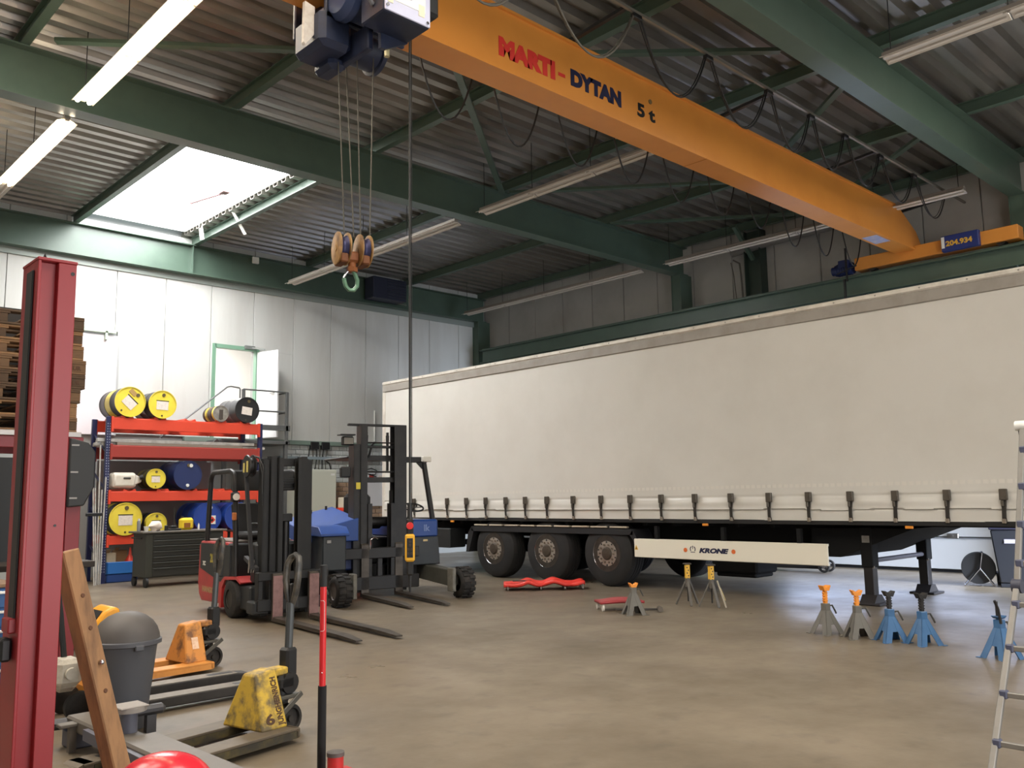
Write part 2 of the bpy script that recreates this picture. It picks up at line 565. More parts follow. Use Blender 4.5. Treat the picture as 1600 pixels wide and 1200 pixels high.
# crane runway on the right wall
rw = ibeam(MB(), 'y', 16.22, YF + .1, 18.3, 5.2, 5.56, .26, .02, .014)
rw.box(16.19, 16.25, YF + .1, 18.3, 5.56, 5.61)
struct(rw.build('crane_runway', GREEN))
cb = MB()
for yb in (17.9, 15.2, 11.78, 9.87, 7.2, 4.62, 2.0):
    cb.box(16.2, 16.86, yb - .08, yb + .08, 5.02, 5.2).prism([(16.1, 5.2), (16.86, 5.2), (16.86, 4.7)], 'xz', yb - .01, yb + .01)
struct(cb.build('runway_bracket', GREEN))
struct(MB().box(16.04, 16.08, 1.0, 17.6, 5.06, 5.15).box(16.02, 16.1, 3.0, 8.0, 4.98, 5.0).build('trim_1', M('conductor_rail', (120, 130, 134), .35, .4)))
struct(MB().box(16.4, XR - .06, 3.5, 18.5, 4.75, 4.95).build('trim_2', GREEN))

# ------------------------------------------------------------------ strip lights
REFL = M('lamp_reflector', (196, 188, 178), 0.45, 0.2)
TRUNK = M('lamp_trunking', (150, 142, 134), 0.5, 0.2)
TUBEOFF = M('tube_off', (215, 208, 200), 0.3)
TUBEON = M('tube_on', (255, 236, 204), 0.4, emit=TUBE)
def strip_light(label, x, y0, y1, lit=None, z=6.47, group=None):
    t = thing('strip_light', label, 'light', (x, y0, z), 0, group)
    L = y1 - y0
    MB().box(-.035, .035, 0, L, .02, .08, .004).build('trunking', TRUNK, t)
    n = max(1, round(L / 1.5))
    for k in range(n):
        a, b = L * k / n + .01, L * (k + 1) / n - .01
        on = lit and lit[0] <= y0 + (a + b) / 2 <= lit[1]
        rf = MB()
        for s in (-1, 1):
            rf.add([(s * .03, a, .03), (s * .03, b, .03), (s * .13, b, -.015), (s * .13, a, -.015), (s * .03, a, .02), (s * .03, b, .02), (s * .128, b, -.022), (s * .128, a, -.022)],
                   [(0, 1, 2, 3), (7, 6, 5, 4), (3, 2, 6, 7), (0, 4, 5, 1), (0, 3, 7, 4), (1, 5, 6, 2)])
        rf.box(-.03, .03, a, b, .0, .02, .004)
        r_ = rf.build('reflector', REFL, t)
        for s in (-1, 1):
            rr = .026 if on else .013
            tb = MB().cyl((s * .07, a + .03, -.012), (s * .07, b - .03, -.012), rr, n=10)
            tb.build('tube', TUBEON if on else TUBEOFF, r_)
    for k in range(n + 1):
        yy = min(max(L * k / n, .1), L - .1)
        MB().cyl((0, yy, .08), (0, yy, 7.36 - z), .006, n=6).build('hanger', BLACK, t)
    return t
strip_light('strip light burning at its near half, beyond the first green roof beam', 3.38, 12.0, 18.2, (11, 15.1))
strip_light('long burning strip light on the near side of the first green beam', 3.34, 5.2, 11.3, (0, 20))
strip_light('unlit strip light running behind the hanging hook block towards the back wall', 10.02, 12.0, 18.05)
strip_light('unlit strip light between the two green beams, beneath the crane girder', 10.0, 7.4, 11.3)
strip_light('unlit strip light along the right wall above the rear of the trailer', 15.4, 12.0, 18.1)
strip_light('unlit strip light along the right wall behind the far end of the crane girder', 15.4, 5.1, 11.3)
strip_light('unlit pale strip light in the top right corner, nearer than the big green beam', 9.9, 0.0, 4.05)
strip_light('unlit strip light just showing at the right edge by the big green beam', 15.4, .6, 4.1)

# ------------------------------------------------------------------ overhead crane
ORANGE = M('crane_orange', (216, 142, 62), 0.40, 0, (200, 126, 52), 1.2, 0.5)
NAVY = M('navy_enamel', (28, 40, 84), 0.4)
DARKBLUE = M('dark_blue_casting', (34, 42, 66), 0.45, 0, (26, 28, 36), 5, 0.6)
CABLE = M('cable_black', (24, 24, 24), 0.5)
CABLEG = M('cable_grey', (92, 88, 80), 0.5)
REDL = M('letter_red', (206, 52, 44), 0.5)
NAVYL = M('letter_navy', (22, 26, 60), 0.5)
BLACKL = M('letter_black', (18, 18, 20), 0.5)
def fit_text(name, s, x0, x1, h, base, T, mat, parent, bold=.03, shear=0.0, ext=.001):
    """text squeezed to run from x0 to x1 with cap height h on the plane T"""
    o = text(name, s, h / .7, Matrix.Identity(4), mat, parent, bold * h, ext, shear)
    xs_ = [v.co.x for v in o.data.vertices]
    ys_ = [v.co.y for v in o.data.vertices]
    a, b, c, d = min(xs_), max(xs_), min(ys_), max(ys_)
    o.data.transform(T @ Matrix.Translation((x0, base, 0)) @ Matrix.Diagonal(((x1 - x0) / (b - a), h / (d - c), 1, 1)) @ Matrix.Translation((-a, -c, 0)))
    return o
cr = thing('overhead_crane', 'orange overhead crane girder spanning the hall on a green runway', 'crane', (0, 6.25, 0))
g = MB()
prof = [(-2.6, 5.86), (16.35, 5.86), (16.45, 5.98), (16.25, 6.2), (15.6, 6.5), (-2.6, 6.5)]
g.prism(prof, 'xz', .03, .33)
g.box(-2.6, 16.45, 0, .36, 5.82, 5.86)
g.box(-2.6, 15.6, -.0, .36, 6.5, 6.53)
g.build('girder', ORANGE, cr, ang=20)
Tg = frame((0, .026, 0), (1, 0, 0), (0, 0, 1))
fit_text('lettering', 'MARTI', 5.83, 6.67, .215, 5.985, Tg, REDL, cr, .11)
fit_text('lettering', '-', 6.72, 6.83, .04, 6.06, Tg, REDL, cr, .11)
fit_text('lettering', 'DYTAN', 6.92, 7.80, .20, 6.01, Tg, NAVYL, cr, .1)
fit_text('lettering', '5 t', 8.10, 8.45, .175, 6.005, Tg, BLACKL, cr, .06)
MB().cyl((8.36, .03, 6.26), (8.36, .018, 6.26), .03, n=12).build('plug', M('plug_brown', (120, 96, 60), .6), cr)
MB().box(14.6, 15.15, .05, .31, 5.817, 5.821).build('scuffed_plate', M('scuffed_blue', (150, 160, 200), .5, 0, (200, 190, 190), 9, .8), cr)
MB().box(9.49, 9.5, -.0, .36, 5.815, 5.83).build('splice', M('splice_orange', (180, 112, 34), .5), cr)
# end carriage on the runway
e = MB().box(16.08, 16.36, -1.7, 1.15, 5.66, 5.90, .01)
e.build('end_carriage', ORANGE, cr)
for yy in (-1.4, .85):
    MB().cyl((16.15, yy, 5.70), (16.29, yy, 5.70), .09, n=20).build('travel_wheel', BLACK, cr)
m_ = MB().box(15.95, 16.06, -1.12, -.5, 5.64, 5.92, .01).build('number_plate', M('plate_blue', (34, 50, 112), .45), cr)
fit_text('number', '204.934', -1.02, -.58, .1, 5.72, frame((15.945, -1.6, 0), (0, -1, 0), (0, 0, 1)) @ Matrix.Translation((0, 0, 0)), M('number_gold', (214, 168, 60), .5), m_, .06)
MB().box(15.94, 15.952, -.56, -.51, 5.70, 5.9).build('sticker', WHITE, m_)
dm = MB().cyl((16.15, 1.2, 5.74), (16.15, 1.55, 5.74), .11, n=18).cyl((16.15, 1.55, 5.74), (16.15, 1.62, 5.74), .085, n=18).box(16.02, 16.12, 1.25, 1.45, 5.76, 5.9, .01)
for k in range(6):
    dm.cyl((16.15, 1.24 + .05 * k, 5.74), (16.15, 1.255 + .05 * k, 5.74), .125, n=18)
dm.build('drive_motor', NAVY, cr)
bf = MB().cyl((16.2, 1.15, 5.8), (16.2, 1.4, 5.8), .03, n=8).bar((15.95, 1.25, 5.45), (15.95, 1.25, 6.1), .03, .03).bar((15.95, 1.05, 5.72), (15.95, 1.45, 5.62), .02, .02).bar((15.95, 1.3, 5.0), (15.95, 1.3, 5.5), .05, .03)
bf.build('current_collector', BLACK, cr)
# near cable rail above the girder
ry, rz_ = 5.5 - 6.25, 6.62
MB().bar((-2.5, ry, rz_), (16.55, ry, rz_), .035, .03).build('cable_rail', M('rail_grey', (132, 128, 118), .4, .5), cr)
for k in range(6):
    xx = 1.0 + 3.0 * k
    MB().bar((xx, ry, rz_ + .02), (xx - .05, .2, 6.54), .05, .04).build('rail_bracket', BLACK, cr)
hx = [4.2, 5.65, 7.15, 8.5, 9.85, 10.95, 11.95, 13.1, 14.35, 15.7]
for k, (a, b) in enumerate(zip(hx[:-1], hx[1:])):
    lp = MB().tube(sag((a + .06, ry, rz_ - .05), (b - .06, ry, rz_ - .05), .72 - .02 * k, 16), .011, 7)
    lp.tube(sag((a + .06, ry + .03, rz_ - .05), (b - .06, ry + .03, rz_ - .05), .69 - .02 * k, 16), .007, 6)
    lp.build('festoon_loop', CABLEG if k < 2 else CABLE, cr)
for a in hx:
    MB().box(a - .07, a + .07, ry - .02, ry + .04, rz_ - .07, rz_ - .015, .008).build('cable_carrier', BLACK, cr)
# far cable rail behind the girder
ry2 = .68
MB().bar((-2.5, ry2, 6.32), (16.2, ry2, 6.32), .035, .03).build('cable_rail', BLACK, cr)
for k in range(8):
    MB().bar((1.0 + 2.1 * k, .3, 6.38), (1.0 + 2.1 * k, ry2 + .03, 6.34), .04, .03).build('rail_bracket', BLACK, cr)
for k in range(10):
    a, b = 5.15 + 1.04 * k, 6.19 + 1.04 * k
    MB().tube(sag((a + .09, ry2, 6.29), (b - .09, ry2, 6.29), .80 + rnd.uniform(-.05, .05), 16), .011, 7).build('festoon_loop', CABLE, cr)

# ------------------------------------------------------------------ hoist trolley under the girder
h = thing('hoist_trolley', 'dark blue rope hoist with a pale electrical box under the crane girder', 'hoist', (3.99, 6.43, .04))
LILAC = M('hoist_box_face', (198, 200, 222), 0.4, 0, (180, 180, 205), 4, .4)
for s in (-1, 1):
    MB().box(-.28, .55, s * .26 - .02, s * .26 + .02, 5.5, 6.05, .01).build('side_frame', DARKBLUE, h)
for sx in (-.15, .35):
    for s in (-1, 1):
        MB().cyl((sx, s * .245, 5.93), (sx, s * .17, 5.93), .07, n=20).build('wheel', STEEL, h)
MB().lathe((-.16, .14, 5.60), (1, 0, 0), [(0, .17), (.02, .21), (.06, .21), (.07, .18), (.64, .18), (.65, .21), (.69, .21), (.70, .17)], 28).build('rope_drum', DARKBLUE, h)
MB().box(-.32, .0, -.28, .2, 5.26, 5.6, .05).box(-.12, .06, -.1, .2, 5.18, 5.3, .04).build('gearbox', DARKBLUE, h)
MB().lathe((-.27, -.42, 5.66), (1, 0, 0), [(0, .08), (.02, .17), (.08, .215), (.14, .215), (.15, .18), (.5, .18)], 28).build('motor', M('motor_blue', (52, 66, 100), .4), h)
eb = MB().box(-.14, .33, -.93, -.6, 5.33, 6.1, .012).build('electrical_box', DARKBLUE, h)
MB().box(-.135, .325, -.945, -.93, 5.335, 6.1, .005).build('cover', LILAC, eb)
Tb = frame((0, -.947, 0), (1, 0, 0), (0, 0, 1))
MB().box(-.13, .27, -.949, -.945, 5.44, 5.60).build('label_strip', M('label_white', (238, 234, 226), .6), eb)
fit_text('logo', 'ABUS', -.13, .14, .085, 5.50, Matrix.Translation((0, -.003, 0)) @ Tb, M('logo_grey', (120, 124, 170), .5), eb, .1)
for q in ((-.11, -.06, 5.405, 5.44), (.2, .26, 5.40, 5.5)):
    MB().box(q[0], q[1], -.950, -.946, q[2], q[3]).build('sticker', M('sticker_cream', (236, 222, 190), .6), eb)
sc = MB()
for (a, b2) in ((-.115, 5.375), (.29, 5.365)):
    sc.cyl((a, -.946, b2), (a, -.956, b2), .014, n=10)
sc.build('screw', CHROME, eb)
MB().box(.34, .5, -.86, -.62, 5.52, 5.80, .03).build('limit_switch', BLACKP, h)
MB().tube([(-.22, -.75, 5.9), (-.22, -.78, 5.62), (-.2, -.78, 5.50), (-.15, -.78, 5.44), (-.09, -.78, 5.47), (-.07, -.78, 5.55), (-.08, -.78, 5.75)], .022, 8).build('conduit', M('conduit_grey', (96, 96, 100), .4), h)
MB().cyl((-.22, -.75, 5.78), (-.22, -.77, 5.62), .035, n=8).build('cable_gland', M('brass', (180, 140, 80), .35, .7), h)
MB().prism([(-.41, 5.64), (-.315, 5.62), (-.31, 5.38), (-.33, 5.35), (-.40, 5.25), (-.415, 5.27)], 'xz', -.16, -.12).build('guard_plate', M('guard_white', (206, 200, 192), .6, 0, (160, 140, 130), 14, .5), h)
MB().prism([(.05, 5.38), (.33, 5.38), (.33, 5.33), (.1, 5.2), (.05, 5.2)], 'xz', -.62, -.58).box(.0, .06, -.5, .1, 5.22, 5.45, .01).build('bracket', DARKBLUE, h)
MB().cyl((.16, -.55, 5.18), (.16, -.55, 5.32), .025, n=8).build('rope_anchor', M('anchor_zinc', (200, 190, 150), .4, .4), h)
rp = [((-.04, -.1, 5.24), (.09, -.02, 3.72)), ((.1, .0, 5.4), (.2, 0, 3.72)), ((.15, -.1, 5.45), (.265, -.01, 3.72)), ((.33, -.1, 5.4), (.355, -.02, 3.72))]
for a, b2 in rp:
    MB().cyl(a, b2, .006, n=6).build('wire_rope', M('wire_rope', (88, 84, 76), .5, .5), h)
hb = thing('hook_block', 'worn yellow twin sheave hook block hanging from the hoist ropes', 'hook block', (4.175, 6.43, 3.36), R(-14))
YEL = M('worn_yellow', (148, 112, 62), 0.6, 0, (78, 50, 30), 9, 0.9)
for s in (-1, 1):
    cx_ = s * .098
    sv = MB()
    for q in (-.05, .036):
        sv.lathe((cx_ + q, 0, .28), (1, 0, 0), [(0, .135), (.004, .145), (.014, .145)], 28)
    sv.lathe((cx_ - .055, 0, .28), (1, 0, 0), [(0, .03), (.11, .03)], 14)
    o = sv.build('sheave_cover', YEL, hb)
    MB().lathe((cx_ - .036, 0, .28), (1, 0, 0), [(0, .12), (.03, .10), (.04, .10), (.07, .12)], 24).build('sheave', M('sheave_steel', (60, 60, 92), .4, .6), o)
    MB().box(cx_ - .036, cx_ + .036, -.1, .1, .14, .22, .01).build('cheek_guard', M('rusty_brown', (110, 64, 30), .7, 0, (70, 40, 24), 8, .6), o)
MB().box(-.06, .06, -.05, .05, .16, .26, .02).cyl((0, 0, .16), (0, 0, .10), .035, n=14).cyl((0, 0, .12), (0, 0, .08), .05, n=6).build('crosshead', M('rusty_brown2', (132, 76, 36), .65, 0, (80, 46, 26), 10, .6), hb)
hp = [(0, 0, .1), (.0, 0, .07), (.035, 0, .01), (.06, 0, -.05), (.055, 0, -.11), (.02, 0, -.155), (-.03, 0, -.155), (-.065, 0, -.12), (-.08, 0, -.07), (-.085, 0, -.04)]
hk = MB()
for i in range(len(hp) - 1):
    pass
hk.tube(hp, .022, 10)
hk.v = [(a * .85, b * .85, c * .85 + .05) for a, b, c in hk.v]
hk.build('hook', M('hook_green', (92, 128, 104), .35, .2), hb)
MB().tube([(-.0, -.02, .13), (-.05, -.0, .07), (-.075, 0, .02)], .008, 6).build('safety_latch', CHROME, hb)
# pendant control
pc = thing('pendant_control', 'yellow crane pendant control with red stop button hanging on a long cable', 'remote control', (4.67, 6.25, 0), R(-37))
MB().tube([(0, 0, 5.82), (0, 0, 4), (0, 0, 2.6), (0, 0, 1.32)], .010, 8).cyl((.016, .01, 5.82), (.016, .01, 1.3), .004, n=5).build('cable', CABLE, pc)
pb = MB().box(-.03, .03, -.03, .03, .80, 1.29, .015).cyl((0, 0, 1.28), (0, 0, 1.42), .024, .014, n=10).cyl((0, 0, .81), (0, 0, .66), .018, .008, n=8)
pb.build('housing', BLACKP, pc)
yb_ = MB().box(-.042, .042, -.045, .03, .92, 1.155, .014).build('yellow_body', M('pendant_yellow', (228, 172, 48), .45), pc)
MB().box(-.026, .026, -.049, -.044, .955, 1.12, .004).build('key_panel', BLACKP, yb_)
MB().cyl((0, -.03, 1.225), (0, -.06, 1.225), .032, .028, n=16).build('stop_button', M('stop_red', (206, 40, 40), .4), pc)
for zz in (1.09, 1.06, 1.025, .99):
    for xx in ((0,) if zz > 1.04 else (-.015, .015)):
        MB().cyl((xx, -.047, zz), (xx, -.058, zz), .011, n=10).build('button', M('button_dark', (60, 44, 30), .5), yb_)
MB().lathe((4.67, 6.25, 5.44), (0, 0, 1), [(0, .02), (.1, .03)], 8)
# air heater and sensor on the back wall, pipes
ht = thing('unit_heater', 'dark blue air heater with louvres on the back wall beam', 'heater', (13.05, 18.45, 6.58))
MB().box(-.52, .52, -.15, .25, 0, .56, .015).build('casing', M('heater_blue', (40, 44, 62), .5), ht)
for k in range(7):
    MB().bar((-.1, -.17, .07 + k * .07), (.48, -.17, .07 + k * .07), .03, .012, up=(0, -.6, 1)).build('louvre', M('heater_louvre', (56, 58, 70), .45), ht)
MB().bar((.55, -.1, -.06), (.42, .1, .0), .02, .02).bar((.45, 0, .56), (.45, 0, .68), .04, .02).build('bracket', STEEL, ht)
sb = thing('sensor_box', 'small white junction box on the green back wall beam', 'junction box', (9.46, 18.68, 6.98))
MB().box(-.08, .08, -.06, .0, 0, .16, .012).build('box', WHITE, sb)
MB().cyl((0, -.03, .16), (0, -.03, .38), .006, n=6).build('wire', CABLEG, sb)
dk = MB().tube([(16.62, 10.4, 6.75), (16.62, 9.5, 6.8), (16.62, 7.9, 6.82)], .09, 14).lathe((16.62, 7.9, 6.82), (0, -1, 0), [(0, .1), (.04, .1), (.1, .05)], 14)
tag(dk.build('vent_pipe', M('pipe_grey', (120, 116, 112), .5)), 'grey vent pipe high along the right wall under the roof', 'pipe')
cd = MB().tube([(16.5, 10.3, 6.55), (16.5, 10.15, 6.45), (16.5, 10.12, 6.2), (16.52, 10.1, 5.2)], .02, 6).tube([(16.48, 10.35, 6.5), (16.46, 10.28, 6.2), (16.5, 10.22, 5.2)], .012, 6)
tag(cd.build('wall_cable', CABLEG), 'grey cables running down beside the dark pillar of the right wall', 'cable')

# ------------------------------------------------------------------ curtain sided trailer
tl = thing('trailer', 'long white curtain sided semi trailer parked along the right wall', 'trailer', (12.35, 9.0, 0))
CURT = M('curtain_pvc', (203, 200, 193), 0.36, 0, (192, 188, 180), 0.8, 0.6, bump=0.03, bscale=3, rvar=.05)
RAILG = M('cant_rail_grey', (152, 146, 138), 0.5, 0, (128, 120, 110), 3, .6)
ALU = M('pale_aluminium', (212, 206, 196), 0.45, 0.2, (170, 160, 148), 5, .5)
CHAS = M('chassis_black', (15, 15, 16), 0.8, spec=.25)
import mathutils
def nz(a, b, c=0.0):
    return mathutils.noise.noise(Vector((a, b, c)))
Y0, Y1 = -6.78, 6.70
straps = [14.63, 14.1, 13.56, 12.98, 12.42, 11.87, 11.36, 10.82, 10.2, 9.58, 8.97, 8.36, 7.74, 7.12, 6.51, 5.92, 5.34, 4.76, 4.14, 3.52, 2.9]
def curtain(u, v):
    y = Y0 + (Y1 - Y0) * u
    z = 1.09 + (3.79 - 1.09) * v ** 1.5
    d = .012 * nz(y * .6, z * .8) + .010 * max(0, 1 - z / 3.8) * math.sin(y * 1.3)
    if z < 1.6:
        t = (1.6 - z) / .5
        near = min(abs(y + 9 - s) for s in straps)
        b = min(near / .28, 1.0)
        a = .6 + .8 * nz(y * .9, 3.1)
        d += .012 * math.exp(-((z - 1.33 - .03 * nz(y * .7, 2)) / .05) ** 2) * (.7 + .3 * b) * (0.4 + a)
        d -= .016 * math.exp(-((z - 1.415 - .006 * nz(y * 1.1, 9)) / .012) ** 2) * max(0, .55 + 1.4 * nz(y * .55, 11))
        zl = 1.238 + .022 * nz(y * 1.3, 7)
        if z > zl:
            d += (.030 + .016 * nz(y * .9, 21)) * math.exp(-(z - zl) / .10) * (.75 + .25 * b)
        else:
            d -= .012 * math.exp(-(zl - z) / .012)
        d += .008 * nz(y * 1.6, z * 6.0, 5.0) * min(1, t * 2)
    for yp in (-4.6, -2.4, -.2, 2.0, 4.2):
        d += .004 * math.exp(-((y - yp) / .03) ** 2) * min(1, max(0, z - 1.7))
    return (-1.275 - d, y, z)
MB().grid(curtain, 420, 130).build('side_curtain', CURT, tl, ang=60)
MB().box(1.26, 1.275, Y0, Y1, 1.09, 3.8).build('side_curtain', CURT, tl)
MB().box(-1.25, 1.25, Y0, Y1, 3.94, 3.97).build('roof_sheet', CURT, tl)
MB().box(-1.27, 1.27, -6.82, -6.78, 1.0, 3.95).build('front_wall', ALU, tl)
for s in (-1, 1):
    MB().box(s * 1.30, s * 1.24, -6.8, 6.78, 3.775, 3.925, .01).build('cant_rail', RAILG, tl)
    MB().box(s * 1.305, s * 1.2, -6.82, 6.8, 3.925, 4.0, .018).build('roof_rail', ALU, tl)
    MB().box(s * 1.29, s * 1.18, 6.70, 6.80, 1.0, 3.925, .008).build('rear_post', ALU, tl)
    MB().box(s * 1.27, s * 1.2, Y0, 6.75, 1.035, 1.10, .006).build('side_rail', M('side_rail_dark', (22, 21, 21), .7), tl)
for k in range(24):
    yy = -6.4 + k * .56
    MB().cyl((-1.307, yy, 3.965), (-1.300, yy, 3.965), .012, n=8).build('rivet', RAILG, tl)
MB().box(-1.2, 1.2, 6.74, 6.79, 1.1, 3.92, .01).build('rear_door', ALU, tl)
lk = MB()
for xx in (-.8, -.35, .35, .8):
    lk.cyl((xx, 6.81, 1.0), (xx, 6.81, 3.9), .02, n=8)
lk.build('lock_rod', STEEL, tl)
MB().box(-1.2, 1.2, Y0, Y1, 1.04, 1.09).build('load_floor', CHAS, tl)
tp = MB()
y = Y0 + .1
while y < Y1:
    p = curtain((y - Y0) / (Y1 - Y0), ((1.56 - 1.09) / 2.7) ** (1 / 1.5))
    tp.box(p[0] - .004, p[0] - .001, y, y + .058, 1.535, 1.58)
    y += .085
tp.build('reflective_tape', M('reflective_tape', (214, 210, 202), .25), tl, ang=0, kind='stuff')
smk = MB()
for yy in (-4.1, -2.7, -1.4, -.1, 1.0, 2.2, 3.4):
    smk.box(-1.2875, -1.285, yy, yy + .012, 1.7, 3.7)
STRAPM = M('strap_webbing', (46, 42, 38), .7)
BUCK = M('buckle_grey', (92, 86, 78), .4, .5)
smesh = MB().bar((-.02, 0, .30), (-.035, .004, .17), .052, .006, up=(-1, 0, 0)).bar((-.035, .004, .17), (-.015, .016, .05), .046, .006, up=(-1, 0, 0)).bar((-.015, .016, .05), (.02, .02, .0), .046, .006, up=(-1, 0, 0)).mesh('strap', STRAPM)
bmesh_ = MB().box(-.055, -.012, -.042, .042, .25, .38, .006).box(-.066, -.03, -.048, -.024, .26, .32, .004).box(-.056, -.03, .0, .03, .18, .25, .006).mesh('buckle', BUCK)
hmesh = MB().box(-.02, .02, .0, .045, -.015, .04, .006).mesh('strap_hook', M('hook_zinc', (140, 130, 118), .4, .5))
for s in straps:
    st = piece(smesh, 'tension_strap', tl, (-1.285, s - 9, 1.09))
    piece(bmesh_, 'buckle', st)
    piece(hmesh, 'strap_hook', st)
# chassis
ch = MB()
for s in (-1, 1):
    ch.prism([(6.6, .74), (-3.0, .74), (-3.9, 1.0), (-6.6, 1.0), (-6.6, 1.06), (6.6, 1.06)], 'yz', s * .55 - .06, s * .55 + .06)
for k in range(24):
    yy = -6.4 + .56 * k
    ch.box(-1.2, 1.2, yy, yy + .06, .99 if yy > -3 else 1.04, 1.05)
ch.prism([(-2.9, .98), (-2.9, .60), (-3.3, .60), (-4.3, .99)], 'yz', -.95, .95)
ch.build('chassis', CHAS, tl, ang=0)
# wheels
TYRE = M('tyre_rubber', (22, 21, 21), 0.8, 0, (38, 36, 34), 4, .5)
RIM = M('rim_dirty', (74, 68, 62), 0.45, 0.5, (44, 40, 36), 9, .6)
tyre = [(0, .29), (.0, .31), (.012, .40), (.02, .47), (.04, .505), (.075, .522), (.09, .53), (.13, .53), (.135, .518), (.145, .518), (.15, .53), (.19, .53), (.195, .518), (.205, .518), (.21, .53), (.25, .53), (.255, .518), (.265, .518), (.27, .53), (.30, .53), (.315, .522), (.345, .505), (.365, .47), (.375, .40), (.385, .31), (.385, .29)]
tym = MB().lathe((0, 0, 0), (1, 0, 0), tyre, 48, caps=False).mesh('wheel', TYRE, 30)
rimm = MB().lathe((.008, 0, 0), (1, 0, 0), [(0, .300), (.0, .285), (.02, .275), (.08, .262), (.095, .20), (.10, .18), (.03, .165), (.02, .13), (.02, .11)], 40).mesh('rim', RIM, 30)
ringm = MB().lathe((.004, 0, 0), (1, 0, 0), [(.012, .285), (0, .293), (-.004, .300), (.004, .305), (.014, .302)], 40, caps=False).mesh('rim_edge', CHROME, 40)
nutm = MB().cyl((.03, 0, 0), (-.012, 0, 0), .019, .016, n=8).mesh('wheel_nut', M('nut_steel', (128, 118, 106), .4, .6))
NOTCH = MB()
for k in range(10):
    a = 2 * PI * (k + .5) / 10
    NOTCH.box(-.003, .02, .185 * math.cos(a) - .014, .185 * math.cos(a) + .014, .185 * math.sin(a) - .014, .185 * math.sin(a) + .014, .006)
notm = NOTCH.mesh('hand_holes', BLACK)
hubm = MB().lathe((-.03, 0, 0), (1, 0, 0), [(0, .05), (.006, .085), (.03, .105), (.06, .115)], 28).mesh('hub_cap', M('hub_brown', (76, 66, 56), .5, .3, (60, 52, 44), 12, .6), 30)
discm = MB().lathe((.006, 0, 0), (1, 0, 0), [(0, .20), (.012, .212)], 36).mesh('wheel_disc', M('disc_pale', (172, 164, 154), .4, .5, (120, 106, 92), 10, .6), 30)
for s in (-1, 1):
    for k, yy in enumerate((3.29, 1.92, .55)):
        wo = piece(tym, 'wheel', tl, (s * 1.245, yy, .53), (0, 0, 0 if s < 0 else PI))
        wo['label'] = ('near side ' if s < 0 else 'far side ') + ('rear', 'middle', 'front')[k] + ' axle wheel with wide tyre'
        for me, nm in ((rimm, 'rim'), (ringm, 'rim_edge'), (discm, 'wheel_disc'), (notm, 'hand_holes'), (hubm, 'hub_cap')):
            piece(me, nm, wo)
        for q in range(10):
            a = 2 * PI * q / 10
            piece(nutm, 'wheel_nut', wo, (0, .145 * math.cos(a), .145 * math.sin(a)))
for yy in (3.29, 1.92, .55):
    MB().cyl((-.9, yy, .5), (.9, yy, .5), .07, n=14).box(-.62, -.48, yy - .5, yy + .1, .55, .7, .02).box(.48, .62, yy - .5, yy + .1, .55, .7, .02).build('axle', CHAS, tl)
for s in (-1, 1):
    mg = MB().prism([(-.02, .84), (3.9, .84), (3.9, .93), (-.02, .93)], 'yz', s * 1.26, s * .84)
    mg.prism([(3.9, .93), (3.84, .84), (3.98, .45), (4.06, .45), (4.0, .8)], 'yz', s * 1.26, s * .84)
    mg.prism([(-.02, .93), (-.10, .78), (-.14, .52), (-.1, .52), (-.02, .76), (.05, .84)], 'yz', s * 1.26, s * .84)
    mg.build('mudguard', M('mudguard_black', (30, 30, 32), .55), tl, ang=20)
fl = MB()
for k in range(9):
    fl.box(-1.262, -1.2, .1 + k * .42, .46 + k * .42, .945, .972, .005)
fl.build('edge_strip', M('edge_pale', (176, 164, 146), .5), tl)
# side skirt with lettering
sk = MB().box(-1.275, -1.25, -3.29, -.05, .50, .785, .008).box(-1.25, -1.2, -3.27, -.07, .755, .785).box(-1.25, -1.2, -3.27, -.07, .5, .53).build('side_guard', M('guard_cream', (228, 222, 206), .4), tl)
Ts = frame((-1.2762, 0, 0), (0, -1, 0), (0, 0, 1))
fit_text('lettering', 'KRONE', 1.27, 1.78, .075, .603, Ts, NAVYL, sk, .09, .25)
em = MB()
for s in (-1, 1):
    ro, ri = .050, .036
    a0, a1 = R(-38), R(58)
    pts = [(s * ro * math.cos(a0 + (a1 - a0) * q / 8), ro * math.sin(a0 + (a1 - a0) * q / 8)) for q in range(9)]
    pts += [(s * ri * math.cos(a1 + (a0 - a1) * q / 8), ri * math.sin(a1 + (a0 - a1) * q / 8)) for q in range(9)]
    em.prism([(-1.16 + a, .655 + b) for a, b in pts], 'yz', -1.2772, -1.2752)
em.prism([(-1.168, .705), (-1.152, .705), (-1.156, .655), (-1.164, .655)], 'yz', -1.2772, -1.2752)
em.box(-1.2772, -1.2752, -1.20, -1.12, .606, .616)
em.build('crown_emblem', NAVYL, sk)
for yy in (-1.03, -1.86):
    MB().cyl((-1.275, yy, .64), (-1.281, yy, .64), .032, n=20).build('reflector', M('amber_reflector', (214, 110, 60), .3), sk)
MB().prism([(-.13, .615), (-.06, .615), (-.095, .69)], 'yz', -1.2772, -1.2752).build('warning_triangle', M('warning_yellow', (212, 172, 60), .5), sk)
MB().prism([(-.112, .625), (-.078, .625), (-.095, .665)], 'yz', -1.2778, -1.2762).build('warning_mark', M('warning_dark', (110, 80, 30), .5), sk)
gb = MB()
for yy in (-2.9, -1.7, -.5):
    gb.box(-1.25, -1.19, yy, yy + .06, .5, .98)
gb.build('guard_bracket', CHAS, tl)
